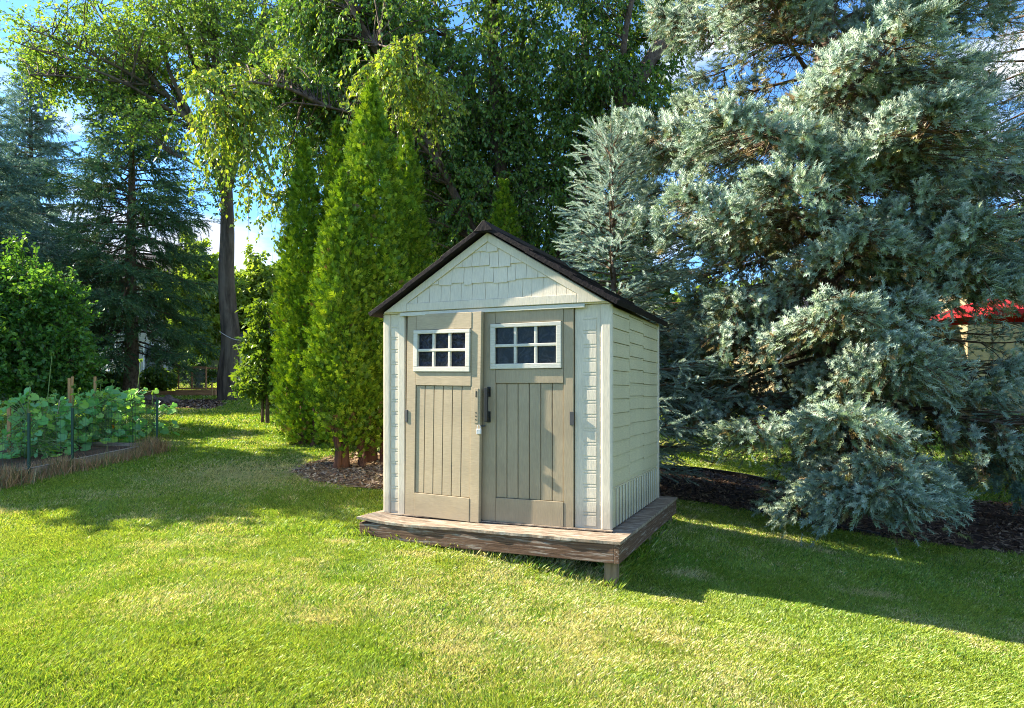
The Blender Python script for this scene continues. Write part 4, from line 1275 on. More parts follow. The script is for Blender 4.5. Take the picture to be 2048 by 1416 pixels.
# ------------------------------------------------------------------ shrubs
def bush(name, px, D, top, half, depth, seed, label, cat, cols, leaf=.09, n=120, stems=7, twigs=6, per=16, droop=.1, group=None, mat='leaf', ht_base=.15, simple=True):
    r = ground_root(name, px, D, label=label, cat=cat, group=group)
    H = (HY - top) / F * D + CAMZ - r.location.z
    Rw = half / F * D
    g = np.random.default_rng(seed)
    st = []
    for k in range(stems):
        a = g.uniform(0, 6.28); f = g.uniform(.2, .75)
        st.append((np.array([(.08 * math.cos(a), .08 * math.sin(a), -.1), (Rw * f * .4 * math.cos(a), depth * f * .4 * math.sin(a), H * .4), (Rw * f * math.cos(a), depth * f * math.sin(a), H * .82)]), .03 * H / 3 + .01, .008))
    d = g.normal(size=(n, 3)); d /= np.linalg.norm(d, axis=1, keepdims=True); d *= g.random((n, 1)) ** (1 / 2.8)
    t = (d[:, 2] + 1) / 2
    wz = np.interp(t, [0, .25, .6, 1], [.75, 1.0, .85, .35])
    c = np.stack([d[:, 0] * Rw * wz * 1.1, d[:, 1] * depth * wz, ht_base * H + t * H * (.92 - ht_base)], -1)
    broadleaf(r, st, c, M['twig'], M[mat], leaf, cols, seed, twigs=twigs, twig_len=.14 * H ** .7 + .08, per_twig=per, droop=droop, leaf_droop=.15, br_r=.014, arc=.02, below=.2, simple=simple, sides=5)
    return r

LIL = [(.08, .21, .05), (.11, .26, .055), (.16, .31, .06), (.06, .16, .04)]
r = ground_root('lilac_bush', 50, 14.5, label='large irregular lilac bush with broad green leaves, behind the vegetable bed', cat='bush')
cl = in_ellipsoids(430, [(42, 590, 14.5, 50, 85, .7, 1.0), (100, 630, 14.2, 55, 70, .7, .9), (-30, 600, 14.5, 60, 80, .8, .9), (150, 700, 14, 40, 70, .6, .6), (70, 715, 13.8, 95, 85, 1.0, 1.4), (10, 690, 14, 90, 100, 1.2, 1.4), (165, 770, 14, 25, 45, .5, .25)], 71) - np.array(r.location)
st = []
g_ = np.random.default_rng(7)
for k in range(12):
    a_ = g_.uniform(0, 6.28); f_ = g_.uniform(.2, .9)
    st.append((np.array([(.15 * math.cos(a_), .15 * math.sin(a_), -.1), (.5 * f_ * math.cos(a_), .4 * f_ * math.sin(a_), 1.3), (1.1 * f_ * math.cos(a_), .8 * f_ * math.sin(a_), 2.9)]), .035, .008))
broadleaf(r, st, cl, M['twig'], M['leaf'], .105, LIL, 71, twigs=6, twig_len=.45, per_twig=17, droop=-.25, leaf_droop=.1, br_r=.012, arc=.02, below=.3, simple=False, sides=5)
bush('leafy_sapling', 532, 15.0, 585, 52, .6, 73, 'bright sunlit leafy sapling between the grey trunk and the arborvitae', 'shrub', [(.13, .22, .035), (.18, .27, .04), (.1, .18, .03)], leaf=.11, n=100, stems=5, twigs=6, per=14, simple=False)
GB = [(.05, .11, .03), (.075, .14, .035), (.10, .17, .04)]
bush('low_shrub', 235, 24.5, 742, 40, .9, 74, 'dark low shrub left of the dark spruce trunk', 'shrub', GB, leaf=.12, n=70, per=14)
bush('low_shrub', 315, 26, 735, 40, .9, 75, 'bright green low shrub right of the dark spruce trunk', 'shrub', [(.1, .18, .035), (.13, .2, .04)], leaf=.12, n=80, per=14)
bush('low_shrub', 390, 28, 715, 50, .8, 76, 'dark shrub behind the netted cage, left of the grey trunk', 'shrub', GB, leaf=.12, n=50, per=14)
bush('low_shrub', 150, 22, 700, 50, 1.2, 77, 'dark bush in the shade behind the tall stakes', 'shrub', GB, leaf=.13, n=90, per=14)
bush('low_shrub', 1345, 17, 610, 45, .9, 79, 'green bush in the gap between the shed and the tall blue spruce', 'shrub', GB, leaf=.10, n=80, per=14)
bush('low_shrub', 1950, 18.5, 770, 70, .9, 80, 'dark shrub on the far lawn behind the tall blue spruce', 'shrub', GB, leaf=.10, n=80, per=14)

# ------------------------------------------------------------------ trees farther back
def far_tree(px, D, top, half, seed, label, cols, n=150, leaf=.3, base_frac=.15, twigs=6, per=16, dens=1.):
    r = ground_root('background_tree', px, D, label=label, cat='tree', group='trees beyond the far lawn')
    H = (HY - top) / F * D + CAMZ - r.location.z; Rw = half / F * D
    g = np.random.default_rng(seed)
    st = [(np.array([(0, 0, -.2), (.1, 0, H * .3), (0, .2, H * .6), (.1, .1, H * .85)]), .22, .04)]
    for k in range(7):
        a = g.uniform(0, 6.28); z = H * g.uniform(.2, .5)
        st.append((np.array([(0, 0, z), (Rw * .4 * math.cos(a), Rw * .4 * math.sin(a), z + H * .15), (Rw * .75 * math.cos(a), Rw * .75 * math.sin(a), z + H * .25)]), .09, .02))
    ctr = g.normal(size=(14, 3)); ctr /= np.linalg.norm(ctr, axis=1, keepdims=True); ctr *= g.uniform(.4, .85, (14, 1))
    d = ctr[g.integers(0, 14, n)] + g.normal(0, .22, (n, 3))
    t = ((d[:, 2] + 1) / 2).clip(0, 1.05)
    c = np.stack([d[:, 0] * Rw, d[:, 1] * Rw, base_frac * H + t * H * (.95 - base_frac)], -1)
    broadleaf(r, st, c, M['bark_maple'], M['leaf_soft'], leaf, cols, seed, twigs=twigs, twig_len=.09 * H, per_twig=per, droop=.2, leaf_droop=.3, br_r=.03, arc=.05, below=.3, sides=6)

YG = [(.26, .34, .06), (.34, .42, .07), (.2, .29, .05)]
far_tree(395, 36, 455, 75, 81, 'yellow-green tree seen between the dark spruce and the grey trunk', YG, n=170)
far_tree(505, 40, 485, 60, 82, 'rounded yellow-green tree just right of the grey trunk', YG, n=150)
far_tree(600, 44, 470, 60, 83, 'pale green tree behind the leftmost arborvitae', YG, n=120)
far_tree(900, 40, 330, 190, 84, 'wide green tree hidden behind the drooping tree and the arborvitae', GB, n=240, leaf=.32)
far_tree(1180, 42, 400, 180, 85, 'wide green tree far behind the young blue spruce', GB, n=240, leaf=.32)
far_tree(1420, 48, 560, 130, 86, 'green tree on the skyline behind the tall blue spruce', YG, n=170, leaf=.34)
far_tree(1960, 50, 395, 190, 87, 'sunny green tree above the tan house roof', YG, n=200, leaf=.34)
far_tree(130, 42, 560, 130, 88, 'green tree behind the grey house at far left', GB, n=170, leaf=.32)


def far_woods():
    g = np.random.default_rng(90); n = 26000
    a = g.uniform(-1.2, 1.2, n); D = g.uniform(60, 78, n); x = np.sin(a) * D; y = np.cos(a) * D
    z = g.random(n) ** 1.0 * (7 + 3.5 * noise2(a * 14, D * 0, 1, 31))
    pos = np.stack([x, y, gz(x, y) + z], -1)
    global rng
    V, Fc = scatter(LEAF4_V, LEAF4_F, pos, frames(rnd_unit(n), rnd_unit(n)), g.uniform(.7, 1.6, n))
    o = np_mesh('far_woods', V, Fc, M['leaf_soft'], colors=rep(pal(n, GB + YG), 4))
    tag(o, 'far belt of woods closing the view behind the gardens', kind='stuff')
far_woods()

# a broad tree outside the frame on the left throws the long shadow across the lawn
def shade_tree(x, y, H, Rw, seed, label, n=300, zlo=.2):
    r = empty('leafy_tree', (x, y, float(gz(x, y))), label=label, cat='tree')
    g = np.random.default_rng(seed)
    st = [(np.array([(0, 0, -.2), (0, 0, H * .5), (.1, .1, H * .85)]), .2, .04)]
    d = g.normal(size=(n, 3)); d /= np.linalg.norm(d, axis=1, keepdims=True); d *= g.random((n, 1)) ** .4
    c = np.stack([d[:, 0] * Rw, d[:, 1] * Rw, H * (zlo + (1 - zlo) * (d[:, 2] + 1) / 2 * .95)], -1)
    broadleaf(r, st, c, M['bark_maple'], M['leaf_soft'], .17, GB, seed, twigs=7, twig_len=.7, per_twig=22, droop=.2, leaf_droop=.3, sides=6)
shade_tree(-12.5, 11.0, 7.7, 2.7, 91, 'broad leafy tree beyond the left edge of the lawn, past the vegetable bed')
shade_tree(-15.4, 15.6, 6.2, 2.3, 92, 'leafy tree left of the lilac bush, behind the vegetable bed')

# ------------------------------------------------------------------ vegetable bed
def board_between(name, a, b, z0a, z0b, h, t, mat, parent=None):
    a, b = Vector((a[0], a[1])), Vector((b[0], b[1])); d = b - a; n = Vector((-d.y, d.x)).normalized() * t / 2
    v = [(a.x - n.x, a.y - n.y, z0a), (b.x - n.x, b.y - n.y, z0b), (b.x + n.x, b.y + n.y, z0b), (a.x + n.x, a.y + n.y, z0a)]
    return MB().hexa(v + [(p[0], p[1], p[2] + h) for p in v]).obj(name, mat, parent, .004)


def garden():
    z = lambda p: float(gz(p[0], p[1]))
    root = empty('raised_bed', (0, 0, 0), label='low timber edged vegetable bed on the left lawn', cat='garden bed')
    A, B, C, Dd = BED
    board_between('edge_board', A, B, z(A) - .03, z(B) - .03, .17, .05, M['grey_timber'], root)
    board_between('edge_board', bed(0, .03), bed(0, BED_W - .03), z(A) - .03, z(Dd) - .03, .17, .05, M['grey_timber'], root)
    board_between('edge_board', bed(.03, BED_W), bed(ex_len - .03, BED_W), z(Dd) - .03, z(C) - .03, .17, .05, M['grey_timber'], root)
    # soil
    g = MB(); P = [bed(.03, .03), bed(ex_len - .03, .03), bed(ex_len - .03, BED_W - .03), bed(.03, BED_W - .03)]
    vs = [(p[0], p[1], z(p) - .05) for p in P] + [(p[0], p[1], z(p) + .09) for p in P]
    g.hexa(vs).obj('soil', M['mulch'], root)
    # wire fence round the bed
    fence = empty('wire_fence', (0, 0, 0), label='low green wire mesh fence on thin metal posts round the vegetable bed', cat='fence')
    hh = .78
    for (a_, b_) in ((0, 0), (1.62, 0), (ex_len * .76, 0), (0, BED_W), (0, BED_W * .5)):
        p = bed(a_ if a_ else -.05, b_ if b_ else -.05)
        MB().box(p[0] - .014, p[0] + .014, p[1] - .012, p[1] + .012, z(p) - .1, z(p) + hh + .03).obj('post', M['green_metal'], fence, .003)
    wires = []
    def run(p, q):
        p, q = Vector(p), Vector(q); n = int((q - p).length / .06)
        for i in range(n + 1):
            c = p.lerp(q, i / n); wires.append([(c.x, c.y, z(c) + .02), (c.x, c.y, z(c) + hh * .55), (c.x, c.y, z(c) + hh)])
        for k in range(9):
            zz = .04 + (hh - .04) * k / 8
            for i in range(n // 4):
                c, d = p.lerp(q, i * 4 / n), p.lerp(q, min(1, (i + 1) * 4 / n)); e = (c + d) / 2
                wires.append([(c.x, c.y, z(c) + zz), (e.x, e.y, z(e) + zz), (d.x, d.y, z(d) + zz)])
    run(bed(-.05, -.05), bed(ex_len, -.05)); run(bed(-.05, -.05), bed(-.05, BED_W))
    P = np.array(wires); V, Q = tubes(P, np.full(P.shape[:2], .0014), 3)
    np_mesh('mesh', V, Q, M['green_metal'], fence)
    # stakes
    def stake(px, py_top, py_bot, D, wd, label, lean=0, mat='stake', name='wooden_stake'):
        p0 = at(px, py_bot, D); p1 = at(px + lean, py_top, D)
        o = MB().hexa([(p0.x - wd, p0.y - wd * .6, p0.z), (p0.x + wd, p0.y - wd * .6, p0.z), (p0.x + wd, p0.y + wd * .6, p0.z), (p0.x - wd, p0.y + wd * .6, p0.z),
                       (p1.x - wd, p1.y - wd * .6, p1.z), (p1.x + wd, p1.y - wd * .6, p1.z), (p1.x + wd, p1.y + wd * .6, p1.z), (p1.x - wd, p1.y + wd * .6, p1.z)]).obj(name, M[mat], None, .003)
        tag(o, label, 'stake', 'stakes in the vegetable bed')
    stake(139, 756, 925, 10.9, .022, 'tall pine stake, front one of the close pair in the vegetable bed')
    stake(144, 753, 920, 11.1, .018, 'tall pine stake, rear one of the close pair in the vegetable bed', 1)
    stake(190, 753, 905, 11.9, .02, 'tall pine stake nearest the right end of the vegetable bed')
    stake(60, 805, 915, 10.6, .024, 'short reddish stake between the leaves left of the tall pair')
    stake(18, 814, 935, 9.9, .024, 'short reddish stake at the left edge of the picture')
    stake(100, 928, 928, 10.3, .004, 'thin pale leaning cane', 0) if False else None
    for (px, a_, b_, D, ln_, lab) in ((102, 928, 800, 10.3, 17, 'thin pale cane leaning among the squash leaves'), (213, 900, 815, 11.8, 2, 'thin upright pale cane near the right end of the bed'), (228, 868, 826, 12.0, 2, 'short pale cane behind the right end leaves')):
        p0, p1 = at(px, a_, D), at(px + ln_, b_, D)
        o = MB().tube([p0, (p0 + p1) / 2, p1], .007, 6).obj('cane', M['bamboo'], None)
        tag(o, lab, 'cane', 'canes in the vegetable bed')
    # squash plants
    an = np.linspace(-2.75, 2.75, 13)
    rad = np.array([.42, .62, .78, .62, .84, .92, 1.0, .92, .84, .62, .78, .62, .42])
    lv = [(0, 0, -.10)] + [(math.sin(a) * r_ * .62, math.cos(a) * r_ * .62 + .1, .10 * abs(math.sin(2.2 * a)) - .18 * r_ ** 2 + .08) for a, r_ in zip(an, rad)]
    TV = np.array(lv); TV[:, 2] -= .05
    TF = np.array([[0, i, i + 1] for i in range(1, 13)])
    SQ = [(.15, .42, .12), (.20, .48, .14), (.19, .45, .2), (.27, .52, .12), (.33, .55, .12)]
    plants = [(12, 950, 9.6, .95, 'squash plant with big leaves at the left edge of the bed'),
              (45, 935, 10.0, 1.02, 'squash plant with a tall pale shoot left of the reddish stake'),
              (75, 925, 10.4, .8, 'squash plant around the short reddish stake'),
              (108, 920, 10.7, .86, 'squash plant around the leaning pale cane'),
              (140, 912, 11.0, .92, 'squash plant climbing the pair of tall stakes'),
              (168, 905, 11.4, .92, 'squash plant between the tall stakes'),
              (192, 900, 11.8, .9, 'squash plant with an orange flower at the rightmost tall stake'),
              (232, 893, 12.1, .95, 'squash plant with a tall shoot near the right end of the bed'),
              (272, 888, 12.3, .68, 'sparse squash vine hanging on the wire at the right end'),
              (25, 900, 11.2, .8, 'squash plant in the rear row at the left'),
              (110, 885, 12.1, .75, 'squash plant in the rear row behind the leaning cane'),
              (190, 880, 13.0, .75, 'squash plant in the rear row behind the rightmost tall stake')]
    for i, (px, py, D, ht, lab) in enumerate(plants):
        x = (px - CX) / F * D + .28; ht *= .92
        o = empty('squash_plant', (x, D, z((x, D)) + .08), label=lab, cat='plant', group='squash plants in the vegetable bed')
        g = np.random.default_rng(200 + i); nl = 86 if i != 8 else 36
        hz = g.random(nl) ** .9 * ht * .95 + .03; a = g.uniform(0, 6.28, nl); rr = g.uniform(.08, .48, nl) * (1.1 - .4 * hz / ht)
        pos = np.stack([rr * np.cos(a) * 1.1, rr * np.sin(a), hz], -1)
        lowm = np.arange(nl) % 3 == 0; pos[lowm, 2] = g.uniform(.02, .24, int(lowm.sum())); pos[lowm, :2] *= 1.35
        outd = np.stack([np.cos(a), np.sin(a), np.full(nl, -.35)], -1) + g.normal(0, .3, (nl, 3))
        up = np.array([0, -.55, .75]) + g.normal(0, .38, (nl, 3))
        V, Fc = scatter(TV, TF, pos, frames(outd, up), g.uniform(.08, .165, nl))
        c = np.array(SQ)[g.integers(0, 5, nl)] * (1 + .12 * g.normal(size=(nl, 1)))
        np_mesh('leaves', V, Fc, M['leaf'], o, colors=rep(c, len(TV)))
        # vine and leaf stalks
        P = [interp_poly([(0, 0, -.08), (.03 * math.cos(i), .04, ht * .4), (.08 * math.sin(i * 2), 0, ht * .8), (.1 * math.sin(i * 2) + .05, 0, ht * (1.15 if i not in (1, 7) else 1.5))], 6)]
        for k in range(nl):
            s_ = np.array([0, 0, max(0, hz[k] - .22)]) + P[0][0] * 0
            e = pos[k]; mid = (s_ + e) / 2 + np.array([0, 0, .06]); P.append(interp_poly([s_, mid, e], 6))
        P = np.array(P); Rr = np.full(P.shape[:2], .0045); Rr[0] = np.linspace(.012, .005, 6)
        V, Q = tubes(P, Rr, 4); np_mesh('stem', V, Q, M['stem'], o, colors=np.tile((.17, .27, .08), (len(V), 1)))
        # shoot tip
        tip = P[0][-1]; kx = 10
        d = unit(g.normal(0, .5, (kx, 3)) + np.array([0, 0, 1.])); V, Fc = scatter(LEAF_V, LEAF_F, np.repeat(tip[None], kx, 0) - d * .02, frames(d, g.normal(size=(kx, 3))), g.uniform(.05, .09, kx))
        np_mesh('shoot_tip', V, Fc, M['leaf'], o, colors=rep(np.tile((.16, .27, .07), (kx, 1)), len(LEAF_V)))
        if i in (6, 3):
            kx = 7; aa = np.arange(kx) * 2 * math.pi / kx
            d = np.stack([np.cos(aa), -.7 + 0 * aa, np.sin(aa)], -1)
            V, Fc = scatter(LEAF_V, LEAF_F, np.tile((.18, -.3, .22), (kx, 1)), frames(d, np.tile((0, -1., .1), (kx, 1))), np.full(kx, .055))
            np_mesh('flower', V, Fc, M['leaf'], o, colors=np.tile((.75, .36, .02), (len(V), 1)))
    # dry uncut grass along the edge of the bed
    g = np.random.default_rng(300); n = 14000
    a_ = g.uniform(-.1, ex_len + .1, n); b_ = g.normal(-.03, .11, n)
    Pp = np.array([Vector((BA.x, BA.y)) + ex * float(u) + ey * float(v) for u, v in zip(a_, b_)])
    x, y = Pp[:, 0], Pp[:, 1]; hgt = g.uniform(.10, .28, n) * (.25 + 1.3 * noise2(x, y, .4, 44) ** 1.5)
    tip = np.stack([g.normal(0, .3, n) * hgt, g.normal(0, .3, n) * hgt, hgt], -1); an_ = g.uniform(0, 6.28, n)
    sd_ = np.stack([np.cos(an_), np.sin(an_), 0 * an_], -1) * .0045; b = np.stack([x, y, gz(x, y) - .01], -1)
    V = np.stack([b - sd_, b + sd_, b + tip * .6 + sd_ * .6, b + tip], 1).reshape(-1, 3)
    Fc = (np.array([[0, 1, 2, 3]])[None] + (np.arange(n) * 4)[:, None, None]).reshape(-1, 4)
    c = np.array([(.42, .26, .13), (.33, .19, .09), (.50, .35, .18), (.15, .2, .06)])[g.integers(0, 4, n)] * (1 + .2 * g.normal(size=(n, 1)))
    tag(np_mesh('dry_grass', V, Fc, M['dry'], colors=rep(c, 4)), 'tall dry brown grass along the edge of the vegetable bed', kind='stuff')
garden()

# ------------------------------------------------------------------ edging strips, far garden, rope, rocks
def strip(name, pix, h, t, mat, **k):
    pts = [ground_at(a, b) for a, b in pix]; P = interp_poly([tuple(p) for p in pts], 40)
    m = MB()
    for a, b in zip(P[:-1], P[1:]):
        d = Vector((b[0] - a[0], b[1] - a[1])); n = Vector((-d.y, d.x)).normalized() * t / 2
        za, zb_ = float(gz(a[0], a[1])) - .03, float(gz(b[0], b[1])) - .03
        v = [(a[0] - n.x, a[1] - n.y, za), (b[0] - n.x, b[1] - n.y, zb_), (b[0] + n.x, b[1] + n.y, zb_), (a[0] + n.x, a[1] + n.y, za)]
        m.hexa(v + [(p[0], p[1], p[2] + h) for p in v])
    return tag(m.obj(name, mat, None), **k)
strip('garden_edging', [(1250, 930), (1320, 938), (1400, 944), (1480, 955), (1570, 974), (1700, 996)], .11, .03, M['edging'], label='black plastic edging along the far side of the mulch bed', cat='edging')
strip('garden_edging', [(1500, 1023), (1600, 1042), (1700, 1062), (1760, 1074)], .08, .03, M['edging'], label='black plastic edging below the lowest spruce branches', cat='edging')

def far_garden():
    D = 24.0
    z = lambda x, y: float(gz(x, y))
    s = D / F
    def X(px, d=D): return (px - CX) / F * d
    bed_ = empty('timber_bed', (0, 0, 0), label='raised cedar timber bed carrying the netted cage, at the far end of the lawn', cat='garden bed')
    x0, x1, y0 = X(352), X(432), D
    g = z(x0, y0)
    MB().box(x0, x1, y0 - .05, y0, g - .1, g + .24).obj('front_board', M['timber'], bed_, .006)
    MB().box(x0, x0 + .05, y0 + .002, y0 + 1.5, g - .1, g + .24).obj('end_board', M['timber'], bed_, .006)
    MB().box(x1 - .05, x1, y0 + .002, y0 + 1.5, g - .1, g + .24).obj('end_board', M['timber'], bed_, .006)
    MB().box(x0 + .06, x1 - .06, y0 + .01, y0 + 1.5, g - .1, g + .17).obj('soil', M['mulch'], bed_)
    b2 = empty('timber_bed', (0, 0, 0), label='long low timber bed left of the netted cage, behind the rocks', cat='garden bed')
    x2, x3 = X(272), X(348)
    MB().box(x2, x3, y0 + .2, y0 + .25, g - .1, g + .2).obj('front_board', M['timber'], b2, .006)
    MB().box(x2 + .02, x3 - .02, y0 + .26, y0 + 1.4, g - .1, g + .14).obj('soil', M['mulch'], b2)
    c = empty('netted_cage', (0, 0, 0), label='square cedar frame cage with fine netting, standing on the timber bed', cat='cage')
    cx0, cx1 = X(355), X(413); zt = CAMZ - (733 - HY) / F * D; zb = g + .25
    t = .045
    for (xx, yy) in ((cx0, y0 + .0), (cx1 - t, y0 + .0), (cx0, y0 + 1.0), (cx1 - t, y0 + 1.0)):
        MB().box(xx, xx + t, yy, yy + t, zb, zt).obj('post', M['timber'], c, .004)
    xm = (cx0 + cx1) / 2
    MB().box(xm - t / 2, xm + t / 2, y0 + .003, y0 + t - .003, zb + .07, zt - .06).obj('middle_post', M['timber'], c, .004)
    for yy in (y0, y0 + 1.0):
        MB().box(cx0 + t + .002, cx1 - t - .002, yy + .002, yy + t, zt - .055, zt + .002).obj('top_rail', M['timber'], c, .004)
        MB().box(cx0 + t + .002, cx1 - t - .002, yy + .002, yy + t, zb + .002, zb + .06).obj('bottom_rail', M['timber'], c, .004)
    wires = []
    for i in range(26):
        xx = cx0 + (cx1 - cx0) * (i + .5) / 26; wires.append([(xx, y0 + .02, zb), (xx, y0 + .02, (zb + zt) / 2), (xx, y0 + .02, zt)])
    for i in range(26):
        zz = zb + (zt - zb) * (i + .5) / 26; wires.append([(cx0, y0 + .02, zz), (xm, y0 + .02, zz), (cx1, y0 + .02, zz)])
    P = np.array(wires); V, Q = tubes(P, np.full(P.shape[:2], .003), 3)
    np_mesh('netting', V, Q, M['rope'], c)
    p = at(424, 795, D - .2); q = at(424, 765, D - .2)
    tag(MB().box(p.x - .02, p.x + .02, p.y - .02, p.y + .02, p.z - .1, q.z).obj('wooden_stake', M['stake'], None, .003), 'short wooden stake just right of the netted cage', 'stake')
    for i, (px, py, w_, h_, lab) in enumerate(((302, 803, .24, .16, 'brown rock left of the netted cage, in front of the low timber bed'), (337, 808, .28, .19, 'dark rounded rock at the left corner of the caged bed'))):
        p = ground_at(px, py); g_ = np.random.default_rng(400 + i)
        import bmesh
        bm = bmesh.new(); bmesh.ops.create_icosphere(bm, subdivisions=3, radius=1)
        for v in bm.verts:
            n = v.co.normalized(); f = 1 + .22 * math.sin(n.x * 4 + i) * math.cos(n.y * 5) + .12 * math.sin(n.z * 9 + n.x * 7)
            v.co = Vector((n.x * w_ * f, n.y * w_ * .8 * f, n.z * h_ * f))
        me = bpy.data.meshes.new('rock'); bm.to_mesh(me); bm.free(); me.materials.append(M['rock'])
        o = bpy.data.objects.new('rock', me); col.objects.link(o); o.location = p + Vector((0, 0, .05)); tag(o, lab, 'rock')
    # rope from the trunk into the sapling
    a, b = at(438, 662, 21.7), at(505, 680, 18)
    pts = [a.lerp(b, t_) - Vector((0, 0, .12 * math.sin(math.pi * t_))) for t_ in np.linspace(0, 1, 8)]
    tag(MB().tube([tuple(p) for p in pts], .012, 5).obj('rope', M['rope'], None), 'pale rope tied round the grey trunk, running into the sapling', 'rope')
far_garden()

# ------------------------------------------------------------------ houses behind
def window(par, x0, x1, z0, z1, y, t=.06):
    m = MB(); m.box(x0 - t, x1 + t, y - .05, y - .004, z0 - t, z0).box(x0 - t, x1 + t, y - .05, y - .004, z1, z1 + t).box(x0 - t, x0, y - .05, y - .004, z0, z1).box(x1, x1 + t, y - .05, y - .004, z0, z1)
    f = m.obj('window', M['white'], par)
    MB().box(x0, x1, y - .03, y - .006, z0, z1).obj('pane', M['window'], f)


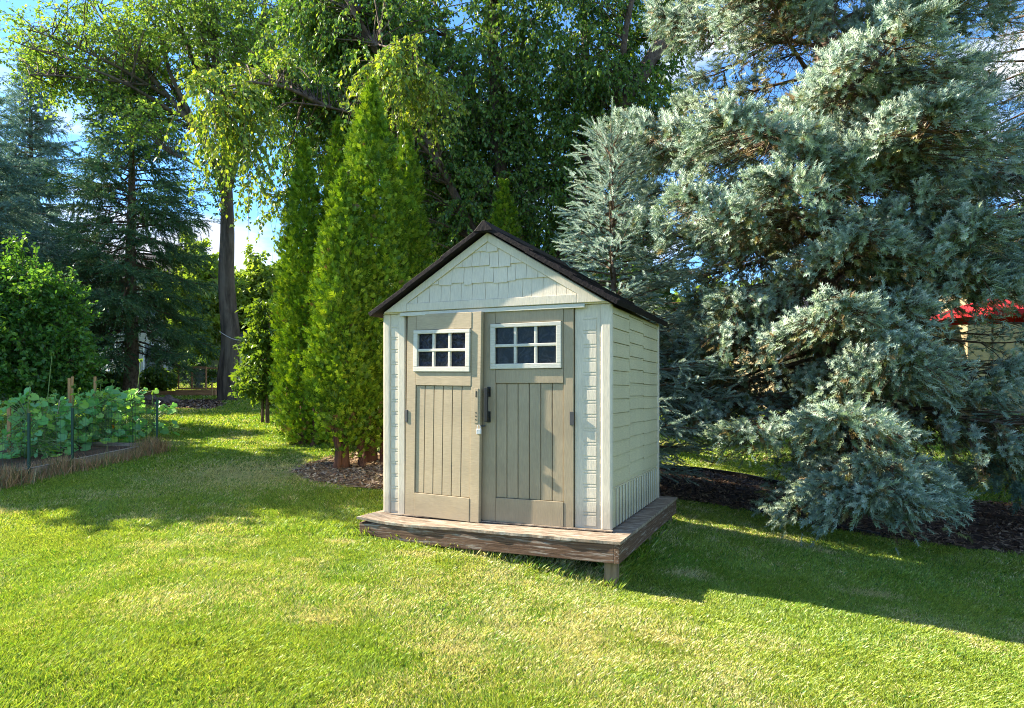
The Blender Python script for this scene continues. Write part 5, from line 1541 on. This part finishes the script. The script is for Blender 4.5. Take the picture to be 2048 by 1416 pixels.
def houses():
    # grey house, far left
    D = 36.0
    x = lambda px: (px - CX) / F * D
    zz = lambda py: CAMZ - (py - HY) / F * D
    g = float(gz(x(200), D)) - .3
    h = empty('house', (0, 0, 0), label='pale grey sided house behind the dark spruce, far left', cat='house')
    x0, x1, e, rdg = x(40), x(345), zz(560), zz(480)
    MB().box(x0, x1, D, D + 8, g, e).obj('wall', M['siding_grey'], h)
    MB().hexa([(x0 - .3, D - .4, e), (x1 + .3, D - .4, e), (x1 + .3, D + 8.4, e), (x0 - .3, D + 8.4, e), (x0 - .3, D + 3.9, rdg), (x1 + .3, D + 3.9, rdg), (x1 + .3, D + 4.1, rdg), (x0 - .3, D + 4.1, rdg)]).obj('roof', M['shingle'], h)
    MB().box(x0 - .3, x1 + .3, D - .45, D - .405, e - .2, e + .03).obj('fascia', M['white'], h)
    for a, b, c, d in ((205, 240, 585, 630), (290, 325, 585, 630), (205, 240, 690, 740), (290, 320, 690, 740)):
        window(h, x(a), x(b), zz(d), zz(c), D)
    h2 = empty('garage', (0, 0, 0), label='low white sided building right of the grey trunk, behind the sapling', cat='building')
    D2 = 33.0; X2 = lambda px: (px - CX) / F * D2; Z2 = lambda py: CAMZ - (py - HY) / F * D2
    g2 = float(gz(X2(500), D2)) - .3
    MB().box(X2(468), X2(580), D2, D2 + 6, g2, Z2(685)).obj('wall', M['siding_grey'], h2)
    MB().hexa([(X2(462), D2 - .3, Z2(685)), (X2(586), D2 - .3, Z2(685)), (X2(586), D2 + 6.3, Z2(685)), (X2(462), D2 + 6.3, Z2(685)), (X2(462), D2 + 2.9, Z2(640)), (X2(586), D2 + 2.9, Z2(640)), (X2(586), D2 + 3.1, Z2(640)), (X2(462), D2 + 3.1, Z2(640))]).obj('roof', M['shingle'], h2)
    window(h2, X2(487), X2(500), Z2(745), Z2(715), D2)
    # white stairs with railings
    st = empty('deck_stairs', (0, 0, 0), label='white wooden stairs with slatted railing left of the dark spruce trunk', cat='stairs')
    Ds = 29.0
    a, b = at(165, 778, Ds), at(245, 715, Ds)
    m = MB(); n = 9
    for i in range(n):
        p = a.lerp(b, i / n); m.box(p.x, p.x + (b.x - a.x) / n + .03, Ds, Ds + 1.0, p.z - .05, p.z)
    m.obj('treads', M['white'], st)
    for yy in (Ds - .06, Ds + 1.02):
        m = MB()
        for off in (.0, .85):
            m.hexa([(a.x, yy, a.z + off), (b.x, yy, b.z + off), (b.x, yy + .05, b.z + off), (a.x, yy + .05, a.z + off), (a.x, yy, a.z + off + .12), (b.x, yy, b.z + off + .12), (b.x, yy + .05, b.z + off + .12), (a.x, yy + .05, a.z + off + .12)])
        for i in range(14):
            p = a.lerp(b, (i + .5) / 14); m.box(p.x - .02, p.x + .02, yy + .01, yy + .04, p.z + .121, p.z + .849)
        m.obj('railing', M['white'], st)
    # tan house, right
    D = 24.0
    g = float(gz(x(1900) * D / 36, D)) - .4
    X = lambda px: (px - CX) / F * D
    Z = lambda py: CAMZ - (py - HY) / F * D
    h = empty('house', (0, 0, 0), label='tan sided house with dark roof and white fascia, behind the spruces on the right', cat='house')
    e = Z(472); x0, x1 = X(1935), X(2500)
    MB().box(x0, x1, D, D + 8, g, e).obj('wall', M['siding_tan'], h)
    MB().hexa([(x0 - .45, D - .5, e), (x1, D - .5, e), (x1, D + 8.4, e), (x0 - .45, D + 8.4, e), (x0 - .45, D + 3.5, Z(428)), (x1, D + 3.5, Z(428)), (x1, D + 4.1, Z(428)), (x0 - .45, D + 4.1, Z(428))]).obj('roof', M['shingle'], h)
    MB().box(x0 - .47, x1, D - .56, D - .505, e - .2, e + .05).obj('fascia', M['white'], h)
    # lower wing
    w0, w1, we = X(1570), X(1925), Z(640)
    MB().box(w0, w1, D + 1.0, D + 7, g, we).obj('wing_wall', M['siding_tan'], h)
    MB().hexa([(w0 - .3, D + .6, we), (w1, D + .6, we), (w1, D + 7.4, we), (w0 - .3, D + 7.4, we), (w0 - .3, D + 3.9, Z(540)), (w1, D + 3.9, Z(540)), (w1, D + 4.1, Z(540)), (w0 - .3, D + 4.1, Z(540))]).obj('wing_roof', M['shingle'], h)
    MB().box(w0 - .3, w1, D + .55, D + .595, we - .2, we + .02).obj('wing_fascia', M['shingle'], h)
    for a, b in ((1690, 1740), (1800, 1850)):
        window(h, X(a), X(b), Z(770), Z(705), D + 1.0)
    for a in (1580, 1655):
        MB().box(X(a) - .08, X(a) + .08, D + .96, D + .996, g, we - .05).obj('corner_board', M['white'], h)
    # red patio umbrella
    Du = 17.0
    u = ground_root('patio_umbrella', 1985, Du, label='red canvas patio umbrella open behind the blue spruces on the right', cat='umbrella')
    zt = CAMZ - (596 - HY) / F * Du - u.location.z; ze = CAMZ - (630 - HY) / F * Du - u.location.z; ru = 1.35
    n = 8; vs = [(0, 0, zt)]; fs = []
    for k in range(n):
        a = k * 2 * math.pi / n + .2
        vs += [(ru * .5 * math.cos(a), ru * .5 * math.sin(a), zt - (zt - ze) * .38), (ru * math.cos(a), ru * math.sin(a), ze), (ru * math.cos(a), ru * math.sin(a), ze - .12)]
    for k in range(n):
        i, j = 1 + 3 * k, 1 + 3 * ((k + 1) % n)
        fs += [(0, i, j), (i, i + 1, j + 1, j), (i + 1, i + 2, j + 2, j + 1)]
    m = MB().add(vs, fs); o = m.obj('canopy', M['red'], u)
    sm = o.modifiers.new('thick', 'SOLIDIFY'); sm.thickness = .01
    MB().tube([(0, 0, 0), (0, 0, zt * .5), (0, 0, zt - .02)], .022, 8).obj('pole', M['postwood'], u)
    MB().tube([(0, 0, 0), (0, 0, .06), (0, 0, .1)], (.26, .26, .05), 16).obj('base', M['hinge'], u)
houses()
